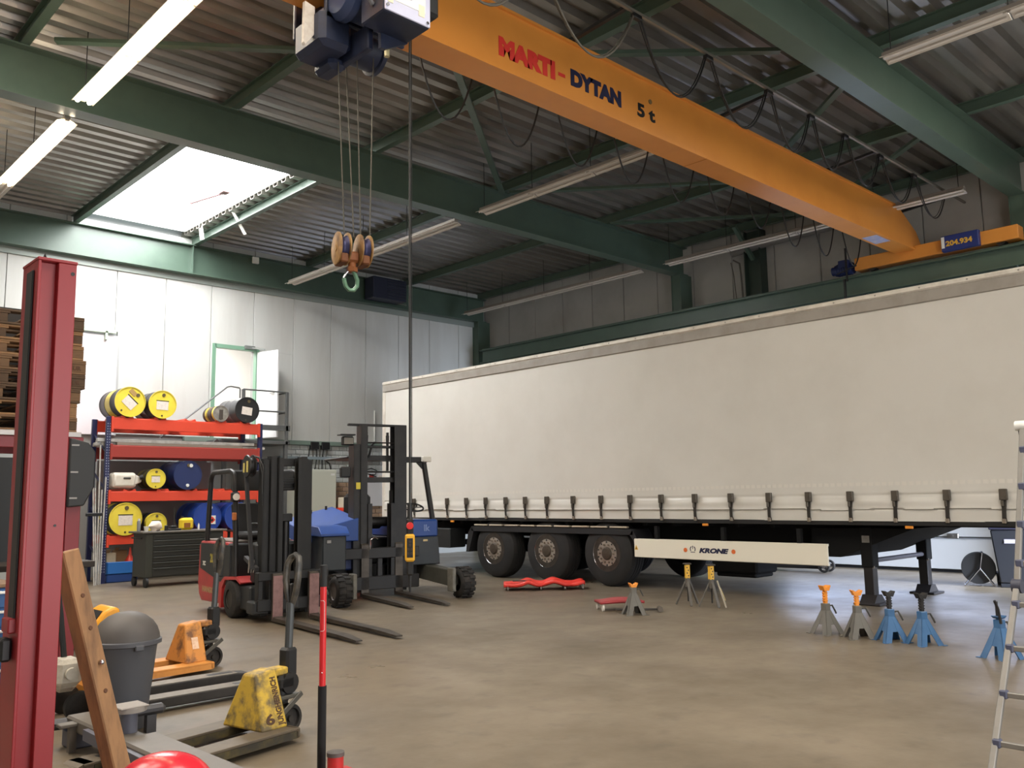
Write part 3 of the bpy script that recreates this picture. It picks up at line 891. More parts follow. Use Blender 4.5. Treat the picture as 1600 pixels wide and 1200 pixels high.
# under-floor gear
MB().box(-.5, .1, -1.75, -.95, .26, .62, .03).box(-.45, .05, -1.7, -1.0, .2, .27, .02).build('spare_wheel_carrier', CHAS, tl)
MB().cyl((-.2, -1.3, .9), (-.2, -2.2, .9), .16, n=18).build('air_tank', CHAS, tl)
rb = MB().box(-1.2, 1.2, 6.5, 6.6, .42, .54, .01).box(-.6, -.5, 6.4, 6.6, .5, .9).box(.5, .6, 6.4, 6.6, .5, .9)
rb.build('underrun_bar', CHAS, tl)
MB().box(-1.22, -.8, 4.6, 5.3, .5, .88, .02).build('tool_box', M('toolbox_black', (34, 36, 36), .5), tl)
MB().cyl((-1.22, 5.6, .82), (-1.22, 6.4, .82), .012, n=8).build('pipe', STEEL, tl)
for yy, cc in ((-4.42, 'lamp_amber'), (-1.45, 'lamp_amber'), (4.4, 'lamp_amber')):
    MB().box(-1.285, -1.26, yy, yy + .1, 1.0, 1.035, .006).build('marker_lamp', M('lamp_amber', (226, 142, 50), .3), tl)
# landing legs
def leg(x, lab):
    lg = MB().box(x - .085, x + .085, -3.74, -3.58, .48, 1.0, .01).build('landing_leg', CHAS, tl, label=lab)
    MB().box(x - .065, x + .065, -3.725, -3.595, .10, .50, .008).build('inner_tube', M('leg_dark', (40, 38, 40), .4, .3), lg)
    MB().box(x - .18, x + .18, -3.84, -3.48, .0, .03, .01).prism([(x - .16, .03), (x + .16, .03), (x + .07, .13), (x - .07, .13)], 'xz', -3.76, -3.56).build('foot', M('foot_rubber', (30, 26, 28), .7), lg)
    MB().box(x - .075, x - .06, -3.75, -3.72, .47, .5).box(x - .09, x - .08, -3.71, -3.61, .8, .89).build('gear_plate', STEEL, lg)
leg(-.87, 'near side landing leg')
leg(.87, 'far side landing leg')
MB().cyl((-.87, -3.66, .56), (.87, -3.66, .56), .032, n=10).build('cross_shaft', M('shaft_grey', (110, 110, 120), .4, .5), tl)
MB().bar((-.87, -3.5, .95), (-.87, -2.7, .55), .05, .06).bar((.87, -3.5, .95), (.87, -2.7, .75), .05, .06).build('leg_brace', CHAS, tl)

# ------------------------------------------------------------------ red electric forklift
DG = M('forklift_dark_grey', (42, 44, 46), 0.5, 0, (34, 34, 36), 5, .5)
MASTG = M('mast_dark', (23, 24, 26), 0.55, 0.0, (34, 33, 32), 6, .6)
RIMY = M('wheel_rim_dark', (60, 56, 50), .5, .4)
fk = thing('forklift', 'red and dark grey electric forklift with a slim double mast', 'forklift', (5.63, 9.85, 0), R(-6))
FR = M('forklift_red', (178, 52, 52), 0.4, 0, (140, 48, 46), 4, .5)
body = MB()
body.prism([(1.12, .14), (2.1, .12), (2.2, .2), (2.25, .36), (2.22, .86), (2.14, .93), (1.12, .93)], 'yz', -.47, .47)
body.build('body', FR, fk, bevel=.02)
for s in (-1, 1):
    MB().prism([(2.13, .90), (2.14, .56), (1.22, .40), (1.0, .38), (1.0, .90)], 'yz', s * .478, s * .46).build('side_panel', DG, fk)
MB().box(-.40, .40, 1.1, 2.14, .925, .955, .01).build('battery_cover', M('cover_grey', (120, 112, 106), .45), fk)
Tf = frame((-.4795, 0, 0), (0, -1, 0), (0, 0, 1))
fit_text('number', '20', -1.74, -1.60, .12, .65, Tf, M('number_yellow', (176, 160, 70), .6), fk, .05)
fit_text('lettering', 'HANGCHA', -2.05, -1.42, .08, .245, frame((-.4715, 0, 0), (0, -1, 0), (0, 0, 1)), M('letter_gold', (170, 140, 100), .5), fk, .08)
fit_text('model_mark', 'XC', -2.04, -1.92, .06, .60, Tf, WHITE, fk, .08)
fd = MB()
for s in (-1, 1):
    fd.prism([(1.3, .1), (1.3, .40), (1.12, .50), (.7, .52), (.52, .46), (.56, .44), (.7, .485), (1.1, .46), (1.2, .36), (1.22, .1)], 'yz', s * .5, s * .26)
fd.build('fender', FR, fk, ang=25)
MB().box(-.46, .46, .95, 1.14, .38, .92, .02).box(-.45, .45, .35, 1.13, .12, .42, .02).box(-.36, .36, .42, .62, .42, .95, .04).build('chassis', DG, fk)
ftyre = [(0, .12), (.0, .19), (.015, .225), (.04, .235), (.21, .235), (.235, .225), (.25, .19), (.25, .12)]
for s in (-1, 1):
    a = MB().lathe((s * .52, .88, .236), (-s, 0, 0), ftyre, 36, caps=False).build('wheel', RUBBER, fk)
    MB().lathe((s * .515, .88, .236), (-s, 0, 0), [(.012, .125), (.0, .115), (.05, .105), (.055, .05), (.02, .045), (.02, .0)], 28).build('rim', RIMY, a)
MB().lathe((-.09, 1.98, .2), (1, 0, 0), [(0, .16), (.02, .2), (.16, .2), (.18, .16)], 30).build('rear_wheel', RUBBER, fk)
MB().box(-.24, .24, 1.0, 1.55, .955, 1.06, .04).prism([(1.5, 1.0), (1.62, 1.0), (1.72, 1.42), (1.62, 1.44)], 'yz', -.22, .22).build('seat', M('seat_black', (26, 26, 28), .7), fk, bevel=.02)
MB().cyl((-.1, .62, .9), (-.1, .82, 1.16), .03, n=10).tube(arc((-.1, .82, 1.17), .16, 0, 2 * PI - .26, 23, 'xy'), .014, 8, closed=True).bar((-.26, .82, 1.17), (.06, .82, 1.17), .02, .012).build('steering_wheel', BLACKP, fk)
for s in (-1, 1):
    pts = [(s * .43, 2.02, .93), (s * .43, 1.93, 1.70)] + arc((s * .43, 1.80, 1.72), .13, PI * .95, PI / 2, 6, 'yz')[::1]
    pts = [(s * .43, 2.02, .93), (s * .43, 1.94, 1.70)] + [(s * .43, 1.80 + .14 * math.cos(a), 1.72 + .14 * math.sin(a)) for a in (PI * .02, PI * .15, PI * .3, PI * .5)] + [(s * .43, 1.16 + .16 * math.cos(a), 1.70 + .16 * math.sin(a)) for a in (PI * .5, PI * .7, PI * .85, PI)] + [(s * .43, .95, 1.3), (s * .43, .9, .5)]
    MB().tube(pts, .034, 10).build('guard_post', BLACK, fk)
gd = MB()
for k in range(6):
    gd.cyl((-.43, 1.2 + k * .12, 1.86), (.43, 1.2 + k * .12, 1.86), .014, n=8)
gd.build('roof_grille', BLACK, fk)
MB().box(-.44, .44, 1.05, 1.12, 1.60, 1.86, .01).build('roof_front_plate', BLACK, fk)
MB().box(-.425, -.36, .93, .97, .93, 1.0)
MB().box(-.52, -.42, .84, .92, 1.46, 1.58, .015).build('headlamp', BLACKP, fk)
MB().cyl((-.47, .84, 1.52), (-.47, .825, 1.52), .045, n=18).build('lamp_glass', M('lamp_glass', (230, 224, 214), .15), fk)
MB().box(-.49, -.44, .87, .93, 1.22, 1.32, .01).build('indicator', M('indicator_amber', (176, 104, 50), .35), fk)
# mast
def channel(mb, x, y, w_, d_, z0, z1, s):
    mb.box(x - .006 * 1, x + .006, y - d_ / 2, y + d_ / 2, z0, z1)
    mb.box(x, x - s * w_, y - d_ / 2, y - d_ / 2 + .014, z0, z1)
    mb.box(x, x - s * w_, y + d_ / 2 - .014, y + d_ / 2, z0, z1)
for s in (-1, 1):
    o_ = MB(); channel(o_, s * .32, .38, .07, .16, .06, 1.98, s)
    o_.build('outer_mast_rail', MASTG, fk, ang=0)
    o_ = MB(); channel(o_, s * .235, .33, .07, .14, .09, 2.02, s)
    o_.build('inner_mast_rail', MASTG, fk, ang=0)
    o_ = MB(); channel(o_, s * .15, .27, .05, .12, .12, 2.0, s)
    o_.build('carriage_rail', MASTG, fk, ang=0)
    MB().cyl((s * .19, .42, .1), (s * .19, .42, 1.9), .035, n=12).cyl((s * .19, .42, 1.2), (s * .19, .42, 2.0), .022, n=10).build('lift_cylinder', BLACK, fk)
    cn = MB()
    for k in range(2):
        cn.box(s * (.1 + .02 * k) - .005, s * (.1 + .02 * k) + .005, .30, .315, .5, 1.95)
    cn.build('lift_chain', M('chain_oily', (60, 56, 50), .4, .6), fk)
for (zz, yy, hh) in ((1.95, .40, .10), (1.72, .36, .05), (1.66, .42, .06), (.5, .42, .12), (.12, .40, .1)):
    MB().box(-.31, .31, yy - .02, yy + .02, zz - hh / 2, zz + hh / 2, .006).build('mast_crossbar', MASTG, fk)
MB().cyl((0, .36, .3), (0, .36, 1.25), .05, n=14).box(-.07, .07, .3, .42, 1.2, 1.3, .01).build('free_lift_cylinder', BLACK, fk)
hr = MB().lathe((-.50, .45, 1.90), (1, 0, 0), [(0, .05), (.005, .135), (.02, .14), (.03, .10), (.07, .10), (.08, .14), (.095, .135), (.1, .05)], 30)
hr.build('hose_reel', BLACK, fk)
MB().box(-.508, -.50, .37, .41, 1.82, 1.96).box(-.508, -.50, .48, .52, 1.82, 1.94).build('reel_sticker', M('sticker_yellow', (206, 190, 110), .6), fk)
MB().tube([(-.42, .44, 2.03), (-.36, .36, 2.0), (-.335, .3, 1.9), (-.33, .28, 1.75), (-.34, .28, 1.4)], .014, 7).tube([(-.44, .4, 1.95), (-.36, .34, 1.94), (-.35, .28, 1.8), (-.35, .26, 1.55)], .012, 7).build('hydraulic_hose', BLACKP, fk)
MB().bar((-.44, .6, 1.85), (-.40, .42, .62), .045, .03).bar((-.36, .75, .75), (-.36, .36, .62), .05, .05).build('tilt_strut', M('strut_grey', (70, 70, 72), .4, .3), fk)
ht_ = MB()
for k in range(3):
    ht_.cyl((-.42 + .03 * k, .48, .58), (-.42 + .03 * k, .46, .74), .012, n=8)
ht_.build('hose_fitting', CHROME, fk)
# carriage and forks
MB().box(-.46, .46, .06, .11, .50, .60, .008).build('carriage_plate', MASTG, fk)
MB().box(-.46, .46, .06, .11, .14, .28, .008).build('carriage_plate', MASTG, fk)
for xx in (-.42, -.28, .28, .42):
    MB().box(xx - .03, xx + .03, .08, .2, .15, .60, .008).build('carriage_upright', MASTG, fk)
MB().box(-.50, -.30, .1, .34, .10, .26, .02).build('carriage_foot', DG, fk)
def fork(parent, x, L, hgt, wd, mat, shank):
    f_ = MB().prism([(.05, .0), (.05, hgt), (.015, hgt), (.0, hgt - .02), (.0, .06), (-.03, .045), (-L + .3, .035), (-L, .014), (-L, .0)], 'yz', x - wd / 2, x + wd / 2)
    for i, v in enumerate(f_.v):
        if v[1] < -L + .05:
            f_.v[i] = (x + (v[0] - x) * .6, v[1], v[2])
    f_.T = Matrix.Identity(4)
    f_.v = [(a, b, c + .025) for a, b, c in f_.v]
    o = f_.build('fork', mat, parent, ang=20)
    if shank:
        MB().box(x - wd / 2 - .004, x + wd / 2 + .004, -.012, .0, .05, hgt, .003).build('fork_shank_plate', shank, o)
    return o
PINK = M('worn_pink_steel', (150, 118, 116), 0.32, 0.4, (110, 84, 82), 10, .7)
fork(fk, -.235, 2.1, .56, .12, WORN, PINK)
fork(fk, .235, 2.1, .56, .12, WORN, PINK)

# ------------------------------------------------------------------ blue truck mounted forklift
bf_ = thing('forklift', 'blue and black three wheel forklift with side operator seat', 'forklift', (7.87, 11.3, 0), R(-12))
BLUE = M('forklift_blue', (36, 70, 140), 0.38, 0, (38, 66, 124), 4, .5)
FG = M('forklift_olive_grey', (74, 74, 68), 0.55, 0, (56, 54, 48), 5, .6)
GREYB = M('forklift_box_grey', (48, 53, 57), 0.45)
hd = MB()
hd.add([(-1.18, -.05, .85), (-.36, -.05, .85), (-.36, 1.1, .85), (-1.18, 1.1, .85),
        (-1.18, -.05, 1.0), (-.36, -.05, 1.19), (-.36, 1.1, 1.36), (-1.18, 1.1, 1.17)],
       [(0, 1, 2, 3), (0, 1, 5, 4), (1, 2, 6, 5), (2, 3, 7, 6), (3, 0, 4, 7), (4, 5, 6, 7)])
hd.build('engine_hood', BLUE, bf_, bevel=.012, ang=25)
hr_ = MB()
for k in range(3):
    hr_.cyl((-1.0 + .25 * k, 1.0, 1.17 + .05 * k), (-1.0 + .25 * k, 1.0, 1.25 + .06 * k), .02, n=8)
hr_.build('hood_catch', BLACK, bf_)
MB().box(-1.2, -.38, .05, 1.4, .42, .86, .02).build('engine_bay', M('bay_blue', (30, 48, 96), .5), bf_)
gbx = MB().box(-1.08, -.72, -.50, .0, .46, .96, .02).build('tank_box', GREYB, bf_)
MB().prism([(-.55, .95), (-.55, .985), (-.42, 1.08), (.0, 1.10), (.0, .95)], 'yz', -1.12, -.69).build('box_lid', BLUE, gbx, bevel=.008)
MB().box(-1.02, -.95, -.512, -.5, .85, .90, .005).build('box_catch', STEEL, gbx)
hp_ = MB()
for k in range(3):
    hp_.tube([(-1.16, -.05 - .06 * k, .95), (-1.15, -.12 - .05 * k, .8), (-1.14, -.15, .6), (-1.12, -.05, .46)], .018, 7)
hp_.build('hydraulic_hose', BLACKP, bf_)
pod = MB().box(.40, 1.0, .0, 1.3, .86, 1.14, .03).build('operator_pod', BLUE, bf_)
MB().prism([(.40, .44), (1.02, .44), (.99, .87), (.40, .87)], 'xz', -.02, 1.3).build('pod_lower', GREYB, bf_, bevel=.015)
text('pod_mark', 'lk', .14, frame((.74, -.003, .96), (1, 0, 0), (0, 0, 1)), M('mark_pale', (110, 130, 180), .6), pod, .004)
MB().box(.72, .80, -.03, -.018, .80, .83, .004).build('pod_lamp', M('lamp_cream', (210, 190, 140), .4), bf_)
MB().box(-.9, .95, .25, 1.5, .22, .46, .02).box(-.3, .4, .6, 1.5, .46, .86, .02).build('frame', M('frame_black', (26, 26, 28), .5), bf_)
st_ = MB().box(-.22, .30, .55, 1.0, 1.0, 1.14, .05).box(-.2, .26, .95, 1.08, 1.14, 1.56, .06)
st_.build('seat', M('seat_vinyl', (30, 32, 34), .6), bf_, bevel=.02)
MB().cyl((-.32, .25, 1.12), (.36, .25, 1.12), .075, n=18).build('roller_guard', BLACK, bf_)
MB().cyl((.62, .35, 1.1), (.6, .15, 1.30), .03, n=10).tube([(.62 + .16 * math.cos(a), .12 + .14 * math.sin(a), 1.33 + .06 * math.sin(a)) for a in [2 * PI * k / 24 for k in range(24)]], .014, 8, closed=True).bar((.46, .12, 1.33), (.78, .12, 1.33), .02, .014).cyl((.62, -.0, 1.34), (.62, -.0, 1.39), .014, n=8).build('steering_wheel', BLACKP, bf_)
lv = MB()
for k in range(3):
    lv.cyl((.45 + .06 * k, .1, 1.14), (.44 + .06 * k, .06, 1.36), .008, n=6).ball((.44 + .06 * k, .06, 1.37), .018, 8, 6)
lv.build('levers', BLACKP, bf_)
# guard
MB().box(.40, .92, .22, .30, 2.04, 2.13, .01).prism([(.72, 2.06), (.84, 2.06), (.84, 1.94)], 'xz', .24, .28).build('guard_beam', BLACK, bf_)
MB().bar((.86, .26, 2.1), (1.0, .2, 1.1), .07, .07, .008, up=(0, 1, 0)).build('guard_post', BLACK, bf_)
MB().box(-.44, .9, .25, 1.3, 2.1, 2.13, .01).box(.82, .9, 1.22, 1.3, 1.1, 2.1, .01).build('guard_rear', BLACK, bf_)
MB().box(.80, .95, .14, .22, 2.05, 2.14, .01).build('guard_lamp', M('lamp_white', (220, 218, 210), .4), bf_)
# mast
for s in (-1, 1):
    o_ = MB(); channel(o_, s * .43, .08, .10, .22, .08, 2.30 if s < 0 else 2.60, s)
    o_.build('outer_mast_rail', BLACK, bf_, ang=0)
    o_ = MB(); channel(o_, s * .325, .04, .10, .19, .10, 2.60, s)
    o_.build('inner_mast_rail', BLACK, bf_, ang=0)
    o_ = MB(); channel(o_, s * .215, .0, .06, .16, .12, 1.4, s)
    o_.build('carriage_rail', BLACK, bf_, ang=0)
    MB().cyl((s * .27, .16, .2), (s * .27, .16, 1.6), .045, n=12).cyl((s * .27, .16, 1.6), (s * .27, .16, 2.55), .028, n=10).build('lift_cylinder', BLACK, bf_)
    MB().box(s * .16, s * .19, .1, .14, 1.9, 2.5).cyl((s * .175, .12, 2.45), (s * .175, .12, 2.1), .03, .015, n=8).build('chain_anchor', BLACK, bf_)
MB().box(-.50, .47, .04, .10, 2.585, 2.62, .006).build('mast_top_bar', BLACK, bf_)
MB().box(-.32, .32, .06, .10, 2.25, 2.29, .006).cyl((-.32, .02, 2.33), (.3, .02, 2.33), .012, n=6).build('mast_crossbar', BLACK, bf_)
MB().prism([(-.36, 1.98), (-.30, 1.98), (-.22, 2.06), (.22, 2.06), (.30, 1.98), (.36, 1.98), (.36, 2.14), (-.36, 2.14)], 'xz', .1, .15).build('mast_crossbar', BLACK, bf_)
MB().box(-.32, .32, .02, .08, 1.72, 1.80, .006).build('mast_crossbar', BLACK, bf_)
MB().cyl((-.3, .0, 1.88), (.3, .0, 1.88), .014, n=8).cyl((.3, 0, 1.88), (.3, 0, 1.4), .014, n=8).build('grab_rail', BLACK, bf_)
MB().tube([(-.25, .1, 2.0), (-.15, .08, 2.12), (-.1, .08, 2.3), (-.05, .1, 2.34)], .018, 8).build('hydraulic_hose', BLACKP, bf_)
wl = MB().box(-.60, -.42, .0, .1, 2.28, 2.42, .02).box(-.66, -.42, -.06, .1, 2.43, 2.45, .004).build('work_lamp', BLACKP, bf_)
MB().box(-.585, -.435, -.006, .0, 2.30, 2.40, .006).build('lamp_glass', M('lamp_dim', (120, 118, 112), .2), wl)
MB().box(-.62, -.46, .02, .1, 1.80, 1.96, .015).build('mirror', BLACKP, bf_)
MB().box(-.40, -.31, -.042, -.038, 1.62, 1.72).build('sticker', M('sticker_lemon', (206, 190, 70), .6), bf_)
cp = MB().box(-.80, .62, -.10, -.04, .58, .74, .01).build('carriage_plate', M('carriage_dark', (36, 36, 38), .5), bf_)
MB().box(-.45, .62, -.10, -.04, .12, .32, .01).build('carriage_plate', M('carriage_dark', (36, 36, 38), .5), bf_)
MB().box(-.05, .02, -.06, .0, .3, .6).box(-.3, -.2, -.06, 0, .3, .6).build('carriage_upright', BLACK, bf_)
MB().tube([(-.2, -.12, .72), (-.2, -.12, .86), (-.13, -.12, .9), (-.08, -.12, .87)], .01, 6).build('pin_handle', CHROME, bf_)
for xx in (-.27, .28):
    o = fork(bf_, xx, 1.62, .78, .12, WORN, None)
    o.location = (0, -.1, 0)
# front legs and wheels
btyre = [(0, .12), (-.005, .16), (.01, .195), (.035, .215), (.07, .222), (.14, .222), (.175, .215), (.2, .195), (.215, .16), (.21, .12)]
for s in (-1, 1):
    MB().add([(s * .72, .5, .24), (s * .98, .5, .24), (s * .98, .5, .46), (s * .72, .5, .46), (s * .80, -.78, .16), (s * .92, -.78, .16), (s * .92, -.78, .40), (s * .80, -.78, .40)],
             [(0, 1, 2, 3), (4, 5, 6, 7), (0, 1, 5, 4), (1, 2, 6, 5), (2, 3, 7, 6), (3, 0, 4, 7)]).build('leg', FG, bf_, bevel=.012)
    MB().box(s * .80, s * .74, -.98, -.80, .10, .44, .01).box(s * .80, s * .92, -.82, -.76, .18, .4, .01).build('wheel_guard', M('guard_grey', (120, 118, 110), .5, .2, (84, 80, 72), 8, .6), bf_)
    wh = MB().lathe((s * 1.06, -.9, .222), (-s, 0, 0), btyre, 32, caps=False).build('wheel', RUBBER, bf_)
    tr_ = MB()
    for k in range(16):
        a = 2 * PI * k / 16
        for q, off in ((.055, 0), (.155, PI / 16)):
            c_, s_ = math.cos(a + off), math.sin(a + off)
            T = frame((s * 1.06 - s * q, -.9 + c_ * .222, .222 + s_ * .222), (1, 0, 0), (0, -s_, c_))
            tr_.box(-.045, .045, -.026, .026, -.012, .010, .004, T)
    tr_.v = [(a, b, max(c, .001)) for a, b, c in tr_.v]
    tr_.build('tread', RUBBER, wh, kind='stuff')
    MB().lathe((s * 1.055, -.9, .222), (-s, 0, 0), [(.012, .13), (.0, .12), (.03, .105), (.04, .06), (.01, .05), (.01, .0)], 26).build('rim', M('rim_grey', (96, 90, 84), .5, .4), wh)
MB().lathe((-.1, 1.75, .3), (1, 0, 0), [(0, .2), (.02, .28), (.05, .3), (.2, .3), (.23, .28), (.25, .2)], 30).build('rear_wheel', RUBBER, bf_)

# ------------------------------------------------------------------ pallet rack with drums
RX0, RX1, RY0, RY1 = 5.85, 8.95, 17.27, 18.05
UPR = M('rack_navy', (30, 36, 78), 0.45)
BEAMO = M('rack_orange', (212, 70, 46), 0.45, 0, (200, 64, 42), 3, .5)
BEAMD = M('rack_dark_red', (150, 52, 44), 0.5)
rk = thing('pallet_rack', 'navy and orange rack full of oil drums against the back wall', 'rack', (RX0, RY0, 0))
for xx in (0, RX1 - RX0):
    for yy in (0, RY1 - RY0):
        up = MB().box(xx - .045, xx + .045, yy - .035, yy + .035, 0, 3.10, .006).box(xx - .07, xx + .07, yy - .06, yy + .06, 0, .008).build('upright', UPR, rk)
        if xx == 0 and yy == 0:
            hl = MB()
            for k in range(56):
                for q in (-.02, .02):
                    hl.box(xx + q - .007, xx + q + .007, yy - .0365, yy - .034, .2 + k * .05, .222 + k * .05)
            hl.build('slots', M('slot_pale', (150, 156, 170), .5), up, kind='stuff')
    bc = MB()
    for k in range(4):
        bc.bar((xx, .0, .3 + k * .7), (xx, RY1 - RY0, .7 + k * .7), .03, .03)
    bc.build('lacing', UPR, rk)
def rackbeam(z0, z1, m, name='beam'):
    for yy in (-.045, RY1 - RY0 + .045):
        o = MB().box(.045, 3.055, yy - .02, yy + .02, z0, z1, .006).box(.045, 3.055, yy - .012, yy + .012, z1 - .001, z1 + .012).box(.03, .075, yy - .03, yy + .03, z0 - .05, z1 + .03, .004).box(3.025, 3.07, yy - .03, yy + .03, z0 - .05, z1 + .03, .004).build(name, m, rk)
rackbeam(2.86, 3.07, BEAMO)
rackbeam(2.33, 2.55, BEAMD)
rackbeam(1.50, 1.68, BEAMO)
rackbeam(.70, .85, BEAMO)
def cradle(x, z):
    m = MB().prism([(x - .13, z), (x + .13, z), (x + .10, z + .055), (x + .02, z + .012), (x - .02, z + .012), (x - .10, z + .055)], 'xz', -.06, .83)
    m.build('drum_cradle', BEAMO, rk)
for x in (.32, .95, 1.55, 2.2, 2.72):
    cradle(x, 3.07)
for x in (.42, 1.05, 1.62, 2.2, 2.75):
    cradle(x, 1.68)
for x in (.36, .9, 1.75, 2.4):
    cradle(x, .85)
MB().box(.1, 2.4, .80, .82, .9, 2.3).build('back_board', M('back_board', (112, 104, 104), .8), rk)
YD = M('drum_yellow', (232, 212, 72), 0.38, 0, (214, 188, 60), 4, .5)
BD = M('drum_black', (36, 36, 38), 0.4)
BLD = M('drum_blue', (34, 66, 150), 0.35)
NVD = M('drum_navy', (32, 46, 92), 0.4)
GRD = M('drum_grey', (150, 146, 138), 0.5, 0, (90, 84, 78), 9, .7)
def drum(label, x, z, r, L, skin, face, group=None, bands=None, sheet=None, plug=True, y=None, rot=0.0, diamond=False, tape=False):
    y = RY0 - .1 if y is None else y
    t = thing('drum', label, 'drum', (x, y, z), 0, group)
    pr = [(0, r - .012), (.0, r), (.02, r), (.022, r - .006)]
    for k in (1, 2):
        a = L * k / 3
        pr += [(a - .018, r - .006), (a, r + .001), (a + .018, r - .006)]
    pr += [(L - .022, r - .006), (L - .02, r), (L, r), (L, r - .012)]
    MB().lathe((0, 0, 0), (0, 1, 0), pr, 40, caps=False).lathe((0, L - .015, 0), (0, 1, 0), [(0, r - .01), (.004, r - .01)], 40).build('shell', skin, t)
    MB().lathe((0, .012, 0), (0, 1, 0), [(0, r - .008), (.006, r - .008)], 40).build('head', face, t)
    MB().lathe((0, -.002, 0), (0, 1, 0), [(0, r - .012), (0, r + .001), (.016, r + .001), (.016, r - .012)], 40, caps=False).build('rim', face, t)
    for (a, b, m) in bands or ():
        MB().lathe((0, a, 0), (0, 1, 0), [(0, r - .0035), (b - a, r - .0035)], 40, caps=False).build('band', m, t)
    ca, sa = math.cos(rot), math.sin(rot)
    Tr = Matrix(((ca, 0, sa, 0), (0, 1, 0, 0), (-sa, 0, ca, 0), (0, 0, 0, 1)))
    if sheet:
        b = MB(); b.T = Tr
        b.box(-r * .42, r * .42, .004, .011, -r * .38, r * .22).build('paper_label', PAPER, t)
        b = MB(); b.T = Tr
        b.box(-r * .45, r * .45, .003, .011, r * .23, r * .29).build('print_line', BLACKL, t)
        if tape:
            b = MB(); b.T = Tr
            b.box(-r * .55, -r * .05, .003, .011, r * .42, r * .72).build('card', M('card_brown', (168, 136, 84), .7), t)
    if plug:
        b = MB(); b.T = Tr
        b.cyl((r * .05, .013, r * .68), (r * .05, -.004, r * .68), r * .12, n=16).build('bung', M('bung_dark', (92, 80, 54), .5), t)
        b = MB(); b.T = Tr
        b.cyl((0, .013, -r * .8), (0, .0, -r * .8), r * .06, n=12).build('vent_plug', M('vent_dark', (70, 62, 44), .5), t)
    if diamond:
        MB().box(.02, .17, .002, .011, -.14, .03).build('hazard_label', WHITE, t)
        MB().prism([(.095, -.125), (.165, -.055), (.095, .015), (.025, -.055)], 'xz', -.001, .004).build('hazard_diamond', M('hazard_red', (214, 54, 40), .5), t)
        MB().prism([(.075, -.085), (.115, -.085), (.12, -.05), (.1, -.02), (.08, -.05)], 'xz', -.003, .001).build('flame_mark', BLACKL, t)
    return t
yb2 = [(.0, .20, YD), (.20, .30, BD), (.34, .62, YD)]
GR = 'oil drums lying on the rack'
drum('yellow drum with black bands at the left end of the rack top, label tilted', 6.2, 3.39, .29, .86, BD, YD, GR, [(.30, .56, YD)], True, rot=.75, tape=True)
drum('yellow headed drum second from the left on the rack top, label level', 6.82, 3.375, .275, .86, BD, YD, GR, [(.0, .02, YD)], True, rot=.03)
gs = drum('small keg with yellow bands and a grey dented head on the rack top', 8.02, 3.265, .165, .5, M('keg_brown', (74, 62, 56), .45), GRD, GR, [(.0, .08, YD), (.3, .4, YD)], False, plug=False)
MB().box(-.03, .05, .003, .012, -.12, .08).cyl((.0, .01, -.1), (.0, -.006, -.1), .03, n=12).build('grime_patch', M('grime', (70, 62, 56), .8), gs)
bl = drum('large black drum with a white label at the right end of the rack top', 8.60, 3.37, .27, .86, M('drum_charcoal', (84, 84, 86), .4), BD, GR, None, True, rot=.12)
drum('small yellow keg on the middle shelf beside the blue drum', 6.74, 1.93, .19, .5, M('keg_olive', (96, 88, 46), .45), YD, GR, [(.06, .12, BD), (.22, .34, BD)], True)
drum('dark navy plastic drum on the middle shelf', 7.37, 2.0, .285, .86, NVD, NVD, GR, None, False)
drum('large yellow drum with grey label at the left of the lowest shelf', 6.20, 1.17, .305, .86, BD, YD, GR, [(.3, .55, YD)], True)
drum('small yellow keg on the lowest shelf behind the white bag', 6.78, 1.075, .20, .5, BD, YD, GR, [(.02, .1, YD)], True)
drum('blue plastic drum with a red hazard diamond on the lowest shelf', 7.80, 1.165, .29, .86, BLD, BLD, GR, None, False, diamond=True)
drum('plain blue plastic drum at the right of the lowest shelf', 8.45, 1.165, .29, .86, BLD, BLD, GR, None, False)
for o in [q for q in C.objects if q.get('category') == 'drum' and 'blue plastic' in q['label'] or 'navy plastic' in (q.get('label') or '')]:
    MB().cyl((.06, .012, .19), (.06, -.012, .19), .035, n=16).build('white_cap', WHITE, o)
    MB().cyl((.0, .012, -.2), (.0, -.01, -.2), .03, n=16).build('white_cap', WHITE, o)
jc = thing('jerrycan', 'white plastic jerrycan lying at the left of the middle shelf', 'canister', (6.2, 17.2, 1.745))
CANW = M('can_white', (214, 208, 196), .5, 0, (190, 180, 160), 6, .5)
MB().box(-.26, .20, .0, .3, .0, .30, .05).prism([(.14, .04), (.30, .12), (.30, .2), (.14, .28)], 'xz', .04, .26).build('body', CANW, jc, bevel=.02)
MB().cyl((.24, .0, .20), (.30, -.02, .22), .045, n=14).build('cap', BLACKP, jc)
MB().box(-.06, .08, -.012, .02, .17, .21, .01).build('handle', M('can_handle_dark', (60, 58, 54), .6), jc)  # handle in plain dark grey
# profiles on the second shelf
PROF = M('profile_aluminium', (206, 204, 200), .35, .6, (150, 146, 140), 6, .6)
for k in range(14):
    x0 = 5.62 + rnd.uniform(0, .45)
    x1 = 9.3 - rnd.uniform(0, .5) if k % 3 else 8.6
    yy = 17.32 + (k % 7) * .095
    zz = 2.592 + (k // 7) * .062
    hh = .03
    o = MB().box(x0, x1, yy, yy + .085, zz - hh, zz + hh, .004).build('metal_profile', PROF if k % 4 else M('profile_brownish', (150, 138, 126), .5, .3))
    tag(o, 'long %s metal profile on second rack shelf, %s from front, %s layer' % ('pale' if k % 4 else 'brownish', ('first', 'second', 'third', 'fourth', 'fifth', 'sixth', 'seventh')[k % 7], 'lower' if k < 7 else 'upper'), 'metal bar', 'metal profiles on the rack')
bx = thing('crate', 'blue plastic crate on the floor under the rack', 'crate', (6.2, 17.5, 0))
CRB = M('crate_blue', (44, 104, 176), .45)
